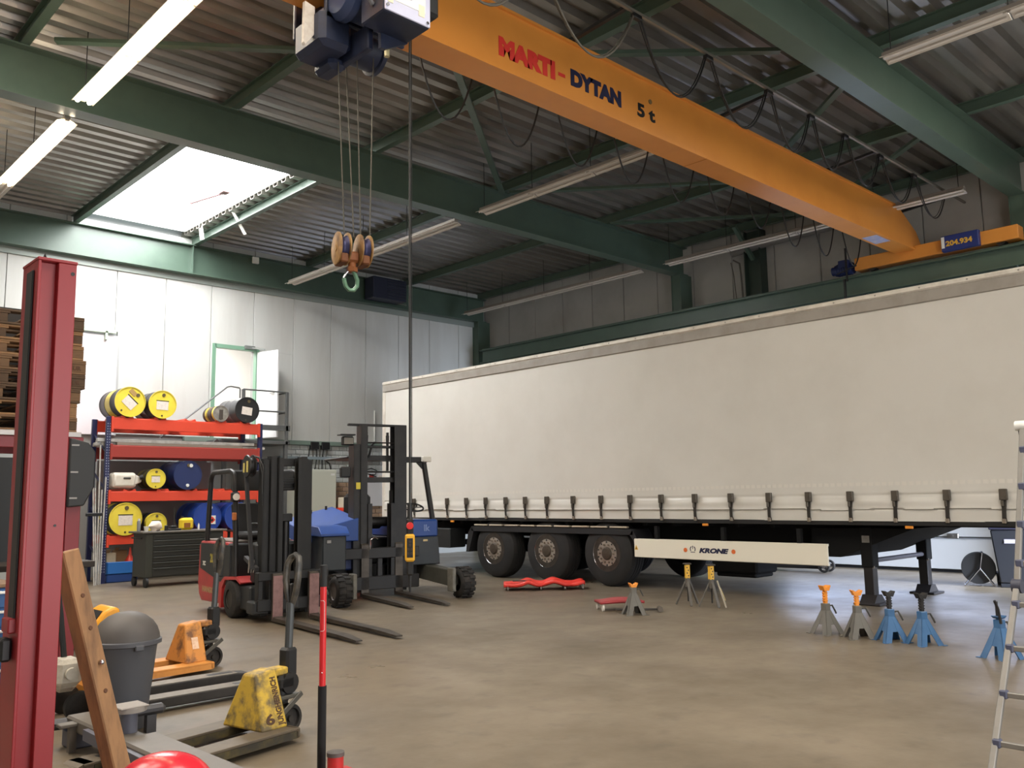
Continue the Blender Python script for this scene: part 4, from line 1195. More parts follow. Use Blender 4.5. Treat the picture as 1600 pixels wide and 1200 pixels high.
MB().box(-.27, .30, -.24, .24, .0, .16, .02).build('lower_half', M('crate_navy', (34, 62, 120), .45), bx)
MB().box(-.28, .31, -.25, -.22, .16, .38, .01).box(-.28, .31, .22, .25, .16, .38, .01).box(-.28, -.25, -.25, .25, .16, .38, .01).box(.28, .31, -.25, .25, .16, .38, .01).build('upper_half', CRB, bx)
CARD = M('cardboard', (150, 122, 90), .8)
for k, (x, y, w_, h_, lab) in enumerate(((6.02, 17.42, .17, .55, 'small open cardboard box standing in the blue crate'), (6.25, 17.55, .22, .58, 'taller cardboard box behind the red funnel in the blue crate'))):
    t = thing('cardboard_box', lab, 'box', (x, y, .16))
    MB().box(-w_ / 2, w_ / 2, -.1, .1, 0, h_ - .16, .004).build('carton', CARD if k else M('card_grey', (172, 160, 140), .8), t)
    MB().bar((-w_ / 2, -.1, h_ - .16), (-w_ / 2 + .02, -.16, h_ - .1), .1, .005).build('flap', CARD, t)
fu = thing('funnel', 'red plastic funnel upside down in the blue crate', 'funnel', (6.39, 17.40, .16))
MB().lathe((0, 0, .17), (0, 0, 1), [(0, .11), (.02, .11), (.16, .03), (.30, .014)], 20).build('cone', M('funnel_red', (226, 70, 56), .4), fu)
MB().cyl((0, 0, 0), (0, 0, .17), .1, n=16).build('base', M('funnel_dark', (150, 44, 40), .5), fu)
# leaning poles left of the rack
for k, (a, b, top, bot) in enumerate(((5.46, 5.62, 2.2, 0), (5.52, 5.66, 1.75, 0), (5.58, 5.68, 2.55, 0), (5.64, 5.72, 1.72, 0), (5.70, 5.76, 1.95, 0))):
    o = MB().cyl((b, 16.98 + .03 * k, .0), (a + .12, 17.2, top), .014, n=10).build('metal_pole', PROF)
    tag(o, 'thin bright metal pole leaning left of the rack, %s' % ('outermost and second tallest', 'second one in, shorter', 'tallest, in the middle', 'shortest of them', 'closest to the navy upright')[k], 'pole', 'metal poles beside the rack')
o = MB().box(5.44, 5.74, 17.02, 17.05, 1.24, 1.30, .008).build('clamp_bar', BLACKP)
tag(o, 'dark clamp holding the metal poles left of the rack', 'clamp')

# ------------------------------------------------------------------ tool trolley and what lies on it
tc = thing('tool_trolley', 'long dark grey tool trolley with drawers in front of the rack', 'tool cabinet', (6.06, 15.75, 0))
TG = M('trolley_grey', (58, 60, 54), 0.5)
TG2 = M('trolley_drawer', (46, 47, 44), 0.45)
MB().box(0, 1.42, .02, .62, .165, .93, .01).build('body', TG, tc)
MB().box(-.08, 1.48, -.02, .66, .93, .965, .008).build('worktop', M('trolley_top', (96, 92, 86), .5), tc)
for k in range(7):
    z0 = .18 + (.0 if k == 0 else .16 + (k - 1) * .095)
    z1 = z0 + (.15 if k == 0 else .088)
    d = MB().box(.12, 1.08, .0, .03, z0, z1, .006).build('drawer', TG2, tc)
    MB().box(.14, 1.06, -.012, .0, z1 - .022, z1 - .008, .003).build('pull', TG, d)
MB().box(1.12, 1.40, .0, .03, .16, .90, .006).build('door', TG2, tc)
MB().cyl((1.06, -.004, .80), (1.06, .0, .80), .018, n=12).build('lock', STEEL, tc)
for (x, y) in ((.02, .02), (.02, .56), (1.36, .08), (1.36, .56)):
    w_ = MB().cyl((x - .02, y, .085), (x + .02, y, .085), .085, n=22).box(x - .03, x + .03, y - .03, y + .03, .14, .17).build('castor', BLACKP, tc)
MB().cyl((-.05, .1, .85), (-.05, .55, .85), .014, n=8).build('push_bar', BLACK, tc)
ZT = .965
def small(name, label, cat, x, y, *parts, z=ZT):
    t = thing(name, label, cat, (x, y, z))
    for nm, mb, m in parts:
        mb.build(nm, m, t)
    return t
small('spray_can', 'grey spray can standing at the left end of the tool trolley', 'can', 5.99, 15.95, ('can', MB().lathe((0, 0, 0), (0, 0, 1), [(0, .032), (.17, .032), (.19, .024)], 16), M('spray_grey', (128, 132, 138), .3, .3)), ('cap', MB().cyl((0, 0, .19), (0, 0, .225), .022, n=14), WHITE))
small('cup', 'white paper cup beside the spray can on the trolley', 'cup', 6.09, 15.86, ('cup', MB().lathe((0, 0, 0), (0, 0, 1), [(0, .032), (.085, .045), (.085, .041), (.01, .029)], 18, caps=False).cyl((0, 0, 0), (0, 0, .004), .03, n=18), WHITE), ('rim', MB().tube(arc((0, 0, .085), .044, 0, 2 * PI * 17 / 18, 17, 'xy'), .003, 6, closed=True), WHITE))
cr_ = MB().ball((0, 0, .08), (.13, .09, .10), 14, 8, z0=-.8)
cr_.v = [(a + .03 * nz(a * 14, b * 14, c * 14), b + .03 * nz(b * 14, c * 14, a * 14), max(0, c + .05 * nz(c * 15, a * 15, 3))) for a, b, c in cr_.v]
tag(cr_.build('cleaning_cloth', M('cloth_white', (220, 208, 196), .9), ang=60), 'crumpled white cleaning cloth on the tool trolley', 'cloth').location = (6.27, 15.92, ZT)
small('tin', 'small black tin beside the white cloth on the trolley', 'tin', 6.43, 15.83, ('tin', MB().lathe((0, 0, 0), (0, 0, 1), [(0, .03), (.085, .03), (.09, .026)], 16), BLACKP), ('lid', MB().cyl((0, 0, .09), (0, 0, .098), .03, n=16), STEEL))
small('bench_tool', 'dark clamp tool with upright rod on the tool trolley', 'tool', 6.60, 15.95, ('base', MB().box(-.14, .14, -.05, .05, 0, .035, .01).box(-.06, .06, -.04, .04, .03, .09, .015), BLACK), ('rod', MB().cyl((.02, 0, .08), (.02, 0, .40), .012, n=8), M('rod_dark', (60, 58, 56), .4, .5)))
yc = thing('oil_can', 'yellow plastic oil canister on the tool trolley', 'canister', (6.86, 16.0, ZT))
MB().box(-.13, .13, -.06, .06, 0, .22, .04).build('body', M('canister_yellow', (232, 200, 50), .4), yc)
MB().box(-.06, .06, -.064, -.055, .04, .13, .01).build('label', M('can_label', (150, 96, 40), .5), yc)
MB().cyl((-.08, 0, .22), (-.08, 0, .25), .028, n=14).build('cap', BLACKP, yc)
small('tube', 'small white tube standing at the right of the yellow canister', 'tube', 7.03, 15.84, ('tube', MB().lathe((0, 0, 0), (0, 0, 1), [(0, .016), (.08, .018), (.1, .01), (.11, .008)], 12), WHITE), ('cap', MB().cyl((0, 0, .11), (0, 0, .125), .01, n=10), CHROME))
bt = thing('side_table', 'low dark stand with papers, right of the tool trolley', 'table', (7.95, 15.9, 0))
MB().box(-.24, .42, -.2, .25, .90, .93, .006).build('table_top', BLACK, bt)
for sx in (-.2, .38):
    for sy in (-.16, .21):
        MB().box(sx - .02, sx + .02, sy - .02, sy + .02, 0, .9).build('leg', BLACK, bt)
for k in range(3):
    o = MB().box(7.78 + .12 * k, 8.08 + .12 * k, 15.76 + .04 * k, 15.98 + .04 * k, .93 + .004 * k, .934 + .004 * k).build('paper_sheet', PAPER)
    tag(o, 'loose white paper on the dark stand before the blue drums, %s of three' % ('lowest', 'middle', 'topmost')[k], 'paper', 'papers on the dark stand')
wbt = thing('water_bottle', 'clear plastic bottle left of the red forklift mast', 'bottle', (8.27, 15.95, .93))
MB().lathe((0, 0, 0), (0, 0, 1), [(0, .035), (.005, .04), (.17, .04), (.22, .016), (.25, .014)], 18).build('body', M('bottle_clear', (206, 212, 222), .2, alpha=.75), wbt)
MB().cyl((0, 0, .25), (0, 0, .272), .017, n=12).build('cap', WHITE, wbt)

# ------------------------------------------------------------------ doors, landing, cabinets on the back wall
DOORG = M('door_frame_green', (120, 160, 136), .5)
d1 = struct(MB().box(D1[0] - .06, D1[0] + .02, YB - .09, YB + .04, D1[2], D1[3] + .06).box(D1[1] - .02, D1[1] + .06, YB - .09, YB + .04, D1[2], D1[3] + .06).box(D1[0], D1[1], YB - .09, YB + .04, D1[3] - .02, D1[3] + .06).build('door_1', DOORG))
LEAF = M('door_leaf_white', (232, 232, 232), .45)
lf = MB().bar((9.70, 18.90, 3.92), (9.88, 18.24, 3.92), .05, 2.02, .004).build('door_leaf', LEAF, d1)
MB().cyl((9.87, 18.33, 3.93), (9.80, 18.31, 3.93), .01, n=8).cyl((9.80, 18.31, 3.93), (9.77, 18.42, 3.93), .01, n=8).build('door_handle', STEEL, lf)
MB().bar((9.45, 18.88, 5.02), (9.78, 18.7, 4.98), .03, .03).box(9.35, 9.6, 18.83, 18.9, 4.98, 5.06, .01).build('door_closer', M('closer_grey', (130, 134, 132), .4, .4), d1)
d2 = struct(MB().box(D2[0], D2[1], YB - .08, YB - .02, D2[2], D2[3] - .1, .004).build('door_2', M('door_lilac_white', (228, 222, 226), .5)))
MB().box(D2[0] - .3, D2[1] - .05, YB - .14, YB - .09, D2[3] - .06, D2[3] + .02, .005).box(D2[1] - .27, D2[1] - .22, YB - .14, YB - .08, D2[3] - .2, D2[3] - .02).build('sliding_rail', M('rail_pale_green', (180, 196, 176), .5), d2)
MB().box(D2[1], D2[1] + .05, YB - .07, YB - .06, D2[2], D2[3] - .15).build('door_jamb', M('jamb_grey', (170, 172, 172), .5), d2)
GALV = M('galvanised_grey', (112, 114, 114), .45, .5, (92, 94, 94), 5, .5)
pf = thing('landing', 'grey steel landing with railing in front of the open upper door', 'platform', (8.2, 18.14, 0))
MB().box(.3, 1.95, .0, .86, 2.74, 2.82, .006).build('deck', GALV, pf)
MB().box(.3, 1.95, .0, .03, 3.05, 3.17, .004).build('toe_board', GALV, pf)
for xx in (.80, 1.87):
    MB().box(xx - .035, xx + .035, .0, .05, 2.74, 3.94, .004).build('post', GALV, pf)
for zz in (3.94, 3.48):
    MB().tube([(.80, .03, zz), (1.9, .03, zz)], .018, 8).tube([(1.9, .03, zz), (1.9, .8, zz)], .018, 8).build('rail', GALV, pf)
MB().tube([(.72, .03, 3.5), (.72, .03, 3.93), (.70, .03, 3.96), (.5, .03, 3.98), (.42, .03, 3.96), (-.2, .03, 3.45), (-1.0, .03, 2.8)], .018, 8).build('stair_handrail', GALV, pf)
for xx in (.3,):
    MB().bar((xx, .1, 2.76), (-1.7, .1, 1.0), .05, .18).bar((xx, .8, 2.76), (-1.7, .8, 1.0), .05, .18).build('stringer', GALV, pf)
for k in range(8):
    MB().box(.05 - .24 * k, .28 - .24 * k, .12, .78, 2.52 - .21 * k, 2.55 - .21 * k).build('step', GALV, pf)
for xx in (.4, 1.87):
    MB().box(xx - .04, xx + .04, .02, .1, 0, 2.74).build('support_leg', GALV, pf)
ec = thing('electrical_cabinet', 'pale grey electrical cabinet on the back wall behind the forklifts', 'cabinet', (10.2, 18.6, 0))
ECM = M('cabinet_pale', (200, 202, 188), .5)
MB().box(0, 1.48, 0, .36, .05, 2.2, .01).build('body', ECM, ec)
for x0, x1 in ((.02, .73), (.75, 1.46)):
    d = MB().box(x0, x1, -.02, .0, .1, 2.17, .006).build('door', ECM, ec)
    MB().box(x1 - .06, x1 - .03, -.035, -.018, 1.1, 1.25, .005).build('door_handle', BLACKP, d)
MB().box(1.31, 1.42, -.024, -.02, 2.06, 2.11).build('type_plate', WHITE, ec)
jb = MB().box(11.12, 11.34, YB - .16, YB - .06, 2.70, 2.88, .01).build('junction_box', BLACKP)
tag(jb, 'left of two dark sockets hung under the wall panels above the cabinet', 'junction box')
jb = MB().box(11.42, 11.64, YB - .16, YB - .06, 2.70, 2.88, .01).build('junction_box', BLACKP)
tag(jb, 'right of two dark sockets hung under the wall panels above the cabinet', 'junction box')
for k in range(6):
    x = 11.1 + k * .1
    o = MB().tube([(x, YB - .1, 2.72), (x + .03 * math.sin(k), YB - .07, 2.5), (x - .02, YB - .06, 2.22)], .012, 6).build('wall_cable', CABLEG if k % 2 else CABLE)
    tag(o, '%s cable, %s from the left, running down the block wall to the electrical cabinet' % ('grey' if k % 2 else 'black', ('first', 'second', 'third', 'fourth', 'fifth', 'sixth')[k]), 'cable', 'cables above the cabinet')
o = MB().tube([(11.55, YB - .06, 2.45), (11.68, YB - .08, 2.36), (11.72, YB - .08, 2.22)], .016, 6).build('wall_cable', CABLE)
tag(o, 'bent black cable entering the cabinet top at its right end', 'cable')
o = MB().box(10.3, 13.3, YB - .14, YB - .04, 2.45, 2.52, .005).build('cable_tray', M('tray_blue_grey', (150, 164, 172), .45, .3))
tag(o, 'grey cable tray along the block wall above the electrical cabinet', 'cable tray')
cm = thing('compressor', 'red machine housing under a white control box by the back wall', 'machine', (11.98, 18.55, 0))
MB().box(-.25, .3, -.2, .25, .0, 1.28, .02).build('housing', M('compressor_red', (222, 62, 40), .4), cm)
cb_ = MB().box(-.22, .14, -.2, .1, 1.28, 1.53, .01).build('control_box', M('control_cream', (226, 216, 196), .5), cm)
MB().box(-.13, .06, -.21, -.2, 1.35, 1.48, .004).build('screen', BLACKP, cb_)
MB().cyl((.22, 0, 1.28), (.22, 0, 1.42), .04, n=12).build('gauge', BLACK, cm)
nb = thing('notice_board', 'white notice board with papers behind the blue forklift mast', 'notice board', (13.05, YB - .04, 1.2))
MB().box(-.25, .45, -.03, .0, .1, .95, .006).build('board', M('board_white', (224, 224, 226), .4), nb)
for (x, z, m) in ((-.2, .72, M('notice_red', (200, 80, 70), .6)), (.1, .7, PAPER), (.3, .45, PAPER)):
    MB().box(x, x + .14, -.034, -.03, z, z + .18).build('notice', m, nb)
wp = MB().tube([(12.7, YB - .05, 2.2), (12.9, YB - .1, 2.26), (13.1, YB - .06, 2.2), (13.0, YB - .12, 2.1), (12.8, YB - .08, 2.12), (13.05, YB - .1, 2.05)], .014, 6).build('cable_bundle', CABLE)
tag(wp, 'tangled dark cables on the wall above the notice board', 'cable')
pp = MB().cyl((13.0, YB - .09, 2.95), (13.0, YB - .09, 3.75), .018, n=8).build('vent_pole', WHITE)
tag(pp, 'thin white upright pipe on the wall panels beside the trailer rear', 'pipe')

# ------------------------------------------------------------------ foreground left: lift post, beam, bin, pallets
lp = thing('lift_column', 'tall red lift column in the left foreground', 'lift column', (1.2, 4.42, 0))
RD = M('lift_red', (150, 42, 48), 0.4, 0, (136, 38, 44), 1.2, .5, bump=.02, bscale=90)
col = MB()
poly = [(-.105, -.12), (-.02, -.12), (-.02, -.06), (.005, -.06), (.005, -.12), (.075, -.12), (.075, .12), (-.105, .12)]
col.prism([(-.08, -.12), (-.066, -.12), (-.064, -.085), (.004, -.085), (.006, -.12), (.085, -.12), (.085, .12), (-.08, .12)], 'xy', .02, 2.56)
col.build('column', RD, lp, ang=20, bevel=.003)
MB().box(-.083, .088, -.123, .123, 2.56, 2.575, .003).box(.0, .0, 0, 0, 0, 0).build('top_plate', RD, lp)
MB().box(-.09, -.08, -.07, .02, .95, 2.52, .003).build('cable_cover', BLACKP, lp)
MB().box(-.11, -.075, -.075, .03, .90, .965, .006).build('cover_clip', RD, lp)
MB().box(-.13, -.085, -.06, .02, .78, .88, .01).build('switch_box', BLACKP, lp)
MB().cyl((.068, -.1195, 2.515), (.068, -.122, 2.515), .009, n=10).build('bolt_hole', BLACK, lp)
MB().cyl((.045, -.1195, 1.36), (.045, -.122, 1.36), .006, n=10).build('bolt_hole', BLACK, lp)
MB().box(-.2, .2, -.2, .22, 0, .02).build('base_plate', RD, lp)
MB().tube([(-.02, .05, 2.575), (-.01, .05, 2.63), (.01, .05, 2.575)], .008, 6).build('lifting_eye', BLACK, lp)
WOOD = M('timber', (158, 118, 80), .65, 0, (108, 80, 58), 3.0, .85, stretch=(6, 6, .8), bump=.05, bscale=30)
wbm = thing('timber_beam', 'rough wooden beam leaning beside the red lift column', 'beam', (0, 0, 0))
P0, P1 = Vector((1.675, 4.50, .045)), Vector((1.385, 4.60, 1.23))
MB().bar(P0, P1, .09, .09, .006, up=(.3, -1, .2)).build('beam', WOOD, wbm)
dd = (P1 - P0)
kn = MB()
for t_ in (.45, .70, .83):
    c_ = P0 + dd * t_ + Vector((.02, -.049, -.008))
    kn.lathe(c_ + Vector((0, .006, 0)), (.28, -1, .2), [(0, .011), (.0035, .009)], 12)
kn.build('knot', M('knot_brown', (96, 62, 40), .7), wbm)
kb = P0 + dd * .56 + Vector((.03, -.05, -.005))
MB().ball(kb, .013, 10, 8).build('bolt_head', CHROME, wbm)

bn = thing('waste_bin', 'grey plastic waste bin with a domed lid', 'bin', (2.245, 6.12, 0))
bn.scale = (1.12, 1.12, 1.03)
BG = M('bin_grey', (80, 82, 88), .5, 0, (80, 80, 84), 4, .5)
BG2 = M('bin_lid_grey', (82, 78, 76), .6, 0, (84, 80, 78), 4, .5)
MB().lathe((0, 0, 0), (0, 0, 1), [(0, .115), (.004, .125), (.50, .172), (.52, .178)], 40).build('body', BG, bn)
MB().lathe((0, 0, .515), (0, 0, 1), [(0, .185), (.006, .197), (.03, .197), (.036, .187)], 40).build('rim', BG, bn)
MB().lathe((0, 0, .55), (0, 0, 1), [(0, .187), (.03, .183), (.07, .170), (.11, .145), (.145, .105), (.165, .06), (.172, .02), (.172, 0)], 40, caps=False).build('domed_lid', BG2, bn)
MB().box(-.02, .03, -.205, -.19, .495, .53, .005).build('catch', BG, bn)
# two post lift arms on the floor
GA = M('arm_grey', (100, 94, 86), .5, 0, (88, 82, 76), 5, .6)
GA2 = M('arm_blue_grey', (86, 88, 100), .5)
la = thing('lift_arm', 'grey telescopic lift arm lying low with a round pad', 'lift arm', (1.95, 4.6, 0), R(2))
MB().box(-.11, .11, -1.2, .46, .1, .2, .012).build('outer_arm', GA, la)
ia = MB().box(-.075, .075, .3, 1.32, .105, .185, .012).build('inner_arm', GA, la)
MB().box(-.08, .08, 1.2, 1.36, .0, .106, .01).build('arm_foot', GA2, la)
MB().box(-.09, .09, -1.1, -.9, .0, .1).build('arm_foot', GA2, la)
MB().bar((-.14, -.6, .15), (-.11, .9, .15), .03, .06).build('stop_strip', GA2, la)
pd = MB().cyl((.02, .62, .185), (.02, .62, .30), .045, n=20).build('pad_stem', GA2, la)
MB().cyl((.02, .62, .30), (.02, .62, .325), .092, n=24).box(-.06, .10, .54, .70, .323, .333, .004).build('pad_plate', M('pad_grey', (140, 134, 128), .6), pd)
tp_ = MB().bar((1.55, 5.92, .14), (2.42, 5.88, .14), .07, .06, .02).box(2.3, 2.36, 5.86, 5.91, 0, .11).box(1.6, 1.66, 5.89, 5.95, 0, .11).build('floor_bar', M('bar_dark', (70, 70, 74), .45, .3))
tag(tp_, 'dark steel bar with rounded end lying in front of the grey bin', 'bar')
pl_ = MB().box(1.74, 1.93, 5.72, 5.80, .15, .17, .004).box(1.80, 1.84, 5.74, 5.78, 0, .15).build('step_plate', GA)
tag(pl_, 'small grey steel step plate beside the lift arm', 'plate')
# red moulded lid
rc = thing('red_container', 'red plastic container with glossy rounded lid at the bottom edge', 'container', (1.215, 2.95, 0), R(-25))
rc.scale = (.84, .84, 1)
RG = M('glossy_red', (214, 44, 58), .22)
MB().box(-.17, .18, -.16, .16, 0, .52, .03).build('body', RG, rc)
ld = MB().ball((0, 0, .52), (.2, .185, .13), 32, 12, z0=0.0)
ld.v = [(a if abs(a) < .1 else math.copysign(.1 + (abs(a) - .1) * .95, a), b, c) for a, b, c in ld.v]
ld.build('lid', RG, rc)
# pallet rack at the left with a stack of pallets
lr = thing('pallet_rack', 'red pallet rack at the left edge carrying stacked pallets', 'rack', (2.5, 8.2, 0))
DR = M('rack_maroon', (128, 40, 48), .45)
MB().box(-2.2, .03, -.06, .0, 1.93, 2.03, .006).build('beam', DR, lr)
MB().box(-2.2, .03, .9, .96, 1.93, 2.03, .006).build('beam', DR, lr)
MB().box(-2.2, .03, -.08, .98, 2.03, 2.075, .004).build('shelf', M('shelf_galvanised', (170, 166, 164), .4, .5), lr)
for yy in (-.03, .93):
    MB().box(-.07, .05, yy - .05, yy + .05, 0, 2.03, .006).build('upright', DR, lr)
    MB().box(-2.2, -2.1, yy - .05, yy + .05, 0, 2.03, .006).build('upright', DR, lr)
MB().box(-.13, -.075, -.09, -.03, .4, 1.6, .01).build('cable_duct', BLACKP, lr)
MB().box(-2.2, .03, .94, .97, 2.08, 3.3).build('gap_shade_sheet', M('gap_shade_dark', (40, 38, 38), .7), lr)  # dark sheet added to stand for the shade in the pallet gaps
gp = MB().prism([(-.08, 2.02), (.07, 1.98), (.13, 1.90), (.13, 1.60), (.05, 1.44), (-.08, 1.43)], 'xz', -.16, -.11).build('guard_panel', M('guard_black', (44, 46, 48), .55), lr, bevel=.012)
for zz in (1.95, 1.72, 1.5):
    MB().box(-.07, -.01, -.166, -.16, zz, zz + .014).build('slot', M('slot_light', (150, 148, 146), .4), gp)
PW = M('pallet_wood', (118, 90, 64), .8, 0, (80, 60, 44), 3, .8, stretch=(1, 4, 4))
PW2 = M('pallet_wood_dark', (88, 68, 50), .8, 0, (62, 48, 36), 3, .8, stretch=(1, 4, 4))
PW3 = M('pallet_wood_pale', (146, 112, 78), .8, 0, (104, 78, 54), 3, .8, stretch=(1, 4, 4))
pms = {}
def pallet_piece(key, *b):
    if key not in pms:
        pms[key] = MB().box(*b, .004).mesh('board', PW)
    return pms[key]
PLW, PLD = 1.32, .84
rows = 8
words = ('topmost', 'second from the top', 'third from the top', 'fourth from the top', 'fifth from the top', 'third from the bottom', 'second from the bottom', 'lowest')
for k in range(rows):
    z = 2.075 + k * .127
    jx = rnd.uniform(-.018, .018) - (.03 if k > 4 else .06 * (4 - k) / 4)
    t = thing('wooden_pallet', 'worn wooden pallet, %s of the stack on the left rack' % words[rows - 1 - k], 'pallet', (2.54 + jx + .02, 8.16 + rnd.uniform(-.015, .015), z), 0, 'pallets on the left rack')
    mm = (PW, PW2, PW3)[(k * 2 + k // 3) % 3]
    MB().box(-PLW, 0, 0, .1, 0, .018, .003).build('bottom_board', mm, t)
    MB().box(-PLW, 0, .37, .47, 0, .018, .003).build('bottom_board', mm, t)
    MB().box(-PLW, 0, .74, .84, 0, .018, .003).build('bottom_board', mm, t)
    for xx in (-PLW, -.75, -.145):
        for yy in (0, .37, .74):
            MB().box(xx, xx + .145, yy + .002, yy + .098, .018, .09, .004).build('block', (mm, PW, PW2)[(k + int(xx * 10)) % 3], t)
    for j in range(5):
        MB().box(-PLW + j * .294, -PLW + j * .294 + .145, 0, PLD, .09, .108, .003).build('top_board', mm, t)
    MB().box(-PLW, 0, 0, .1, .108, .125, .003).build('front_board', mm, t)
    if k in (3, 4, 6):
        text('brand_mark', 'EUR', .05, frame((-.135, -.0005, .036), (1, 0, 0), (0, 0, 1)), M('burnt_mark', (84, 58, 40), .8), t, .002, .001)
bc_ = thing('tool_chest', 'blue tool chest with bright drawer handles at the left edge', 'tool cabinet', (1.44, 7.7, 0))
CB = M('chest_blue', (44, 92, 150), .45)
MB().box(-.5, .53, .0, .5, .08, .83, .01).build('body', CB, bc_)
MB().box(-.52, .55, -.02, .52, .83, .86, .006).build('worktop', M('chest_top', (130, 104, 80), .6), bc_)
for k in range(5):
    d = MB().box(-.47, .50, -.02, .0, .10 + k * .145, .235 + k * .145, .006).build('drawer', CB, bc_)
    MB().box(-.44, .47, -.045, -.02, .205 + k * .145, .225 + k * .145, .004).build('handle', M('handle_bright', (220, 220, 220), .3, .3), d)
for x, y in ((-.4, .1), (.42, .1), (-.4, .4), (.42, .4)):
    MB().cyl((x - .02, y, .04), (x + .02, y, .04), .04, n=14).build('castor', BLACKP, bc_)
bk_ = thing('workbench', 'dark workbench with clutter behind the lift column', 'bench', (1.98, 9.6, 0))
MB().box(-1.0, 1.2, 0, .7, .82, .88, .006).build('worktop', M('bench_dark', (50, 44, 40), .7), bk_)
for x in (-.9, 1.1):
    MB().box(x - .04, x + .04, .04, .12, 0, .82).box(x - .04, x + .04, .58, .66, 0, .82).build('leg', BLACK, bk_)
MB().box(-1.0, 1.2, .66, .7, .88, 1.95).build('back_panel', M('bench_panel', (40, 44, 48), .6), bk_)

# ------------------------------------------------------------------ pallet jacks
def pallet_jack(label, loc, rz, body, forkm, L=1.12, wear=None, lean=.02, hgt=1.1, grip=None, sidem=None):
    t = thing('pallet_jack', label, 'pallet jack', loc, R(rz))
    for s in (-1, 1):
        f_ = MB()
        f_.box(-L, .0, s * .2 - .08, s * .2 + .08, .074, .09, .003)
        f_.prism([(-L - .03, .078), (-L, .09), (-L + .06, .09), (-L + .06, .03)], 'xz', s * .2 - .075, s * .2 + .075)
        o = f_.build('fork', forkm, t)
        for q in (-.08, .068):
            MB().box(-L + .06, .0, s * .2 + q, s * .2 + q + .012, .03, .074).build('fork_side', sidem or forkm, o)
        MB().cyl((-L + .22, s * .2 - .05, .034), (-L + .22, s * .2 + .05, .034), .034, n=16).build('load_roller', BLACKP, o)
        MB().box(-L + .12, -L + .34, s * .2 - .03, s * .2 + .03, .0885, .0905).build('roller_slot', BLACK, o)
    sh = MB()
    vs = [(-.20, -.19, .085), (.0, -.19, .085), (.0, .19, .085), (-.20, .19, .085), (-.15, -.065, .40), (.0, -.065, .42), (.0, .065, .42), (-.15, .065, .40)]
    sh.add(vs, [(0, 1, 2, 3), (4, 5, 6, 7), (0, 1, 5, 4), (1, 2, 6, 5), (2, 3, 7, 6), (3, 0, 4, 7)])
    sho = sh.build('shroud', body, t, bevel=.015)
    MB().box(-.02, .02, -.28, .28, .03, .09, .008).build('toe_beam', forkm, t)
    MB().box(.0, .12, -.05, .05, .36, .41, .01).build('top_lug', body, t)
    MB().cyl((.10, 0, .2), (.10, 0, .40), .05, n=18).box(.02, .16, -.07, .07, .27, .36, .02).cyl((.12, -.07, .31), (.12, .07, .31), .065, n=18).build('pump', BLACK, t)
    MB().box(.02, .2, -.08, .08, .215, .24, .006).bar((.02, -.085, .12), (.2, -.085, .24), .012, .035, .004).bar((.02, .085, .12), (.2, .085, .24), .012, .035, .004).box(.11, .15, -.015, .015, .07, .22, .004).build('steer_yoke', M('yoke_grey', (84, 82, 76), .5, .3), t)
    for s in (-1, 1):
        MB().lathe((.13, s * .02, .09), (0, s, 0), [(0, .04), (.0, .085), (.008, .09), (.042, .09), (.05, .085), (.05, .066), (.03, .062), (.03, .02), (.05, .02)], 28).build('steer_wheel', RUBBER, t)
    MB().box(.11, .2, -.045, .045, .34, .52, .015).build('tiller_joint', BLACKP, t)
    tb = MB().tube([(.155, 0, .45), (.155 + lean * .6, 0, hgt - .30)], .026, 10).build('tiller', grip or M('tiller_grey', (74, 78, 80), .4, .3), t)
    cx_ = .155 + lean
    h0, h1 = hgt - .30, hgt - .06
    lpnts = [(cx_, 0, h0 - .04), (cx_, -.038, h0 + .06), (cx_, -.056, h0 + .14), (cx_ + .01, -.055, h1), (cx_ + .025, -.035, h1 + .045), (cx_ + .03, 0, h1 + .06), (cx_ + .025, .035, h1 + .045), (cx_ + .01, .055, h1), (cx_, .056, h0 + .14), (cx_, .038, h0 + .06)]
    MB().tube(lpnts, .022, 10, closed=True).build('grip_loop', M('grip_dark', (60, 60, 60), .4, .2, (120, 112, 96), 12, .6), tb)
    MB().bar((cx_ + .02, 0, h0 - .04), (cx_ + .02, 0, h0 + .12), .06, .03, .008).tube([(cx_ + .03, 0, h0 + .12), (cx_ + .03, 0, h1 - .02)], .008, 6).build('control_lever', BLACKP, tb)
    return t, sho
JY = M('jack_worn_yellow', (200, 166, 58), .65, 0, (88, 80, 66), 8, .9, bump=.04, bscale=40, lo=.46, hi=.62)
JO = M('jack_orange', (208, 140, 66), .6, 0, (88, 62, 50), 6, .85, lo=.48, hi=.62)
FWORN = M('jack_fork_worn', (98, 88, 74), .55, .2, (70, 62, 54), 5, .7)
FOR = M('jack_fork_orange', (220, 150, 74), .55, 0, (170, 112, 60), 4, .6)
FDK = M('jack_fork_dark', (36, 34, 33), .5, .1, (60, 56, 52), 4, .6)
j1, s1 = pallet_jack('worn yellow pallet jack with black lettering, nearest of the jacks', (2.80, 5.22, 0), 12, JY, FWORN, sidem=M('fork_side_dark', (52, 48, 40), .6, 0, (110, 96, 44), 8, .6))
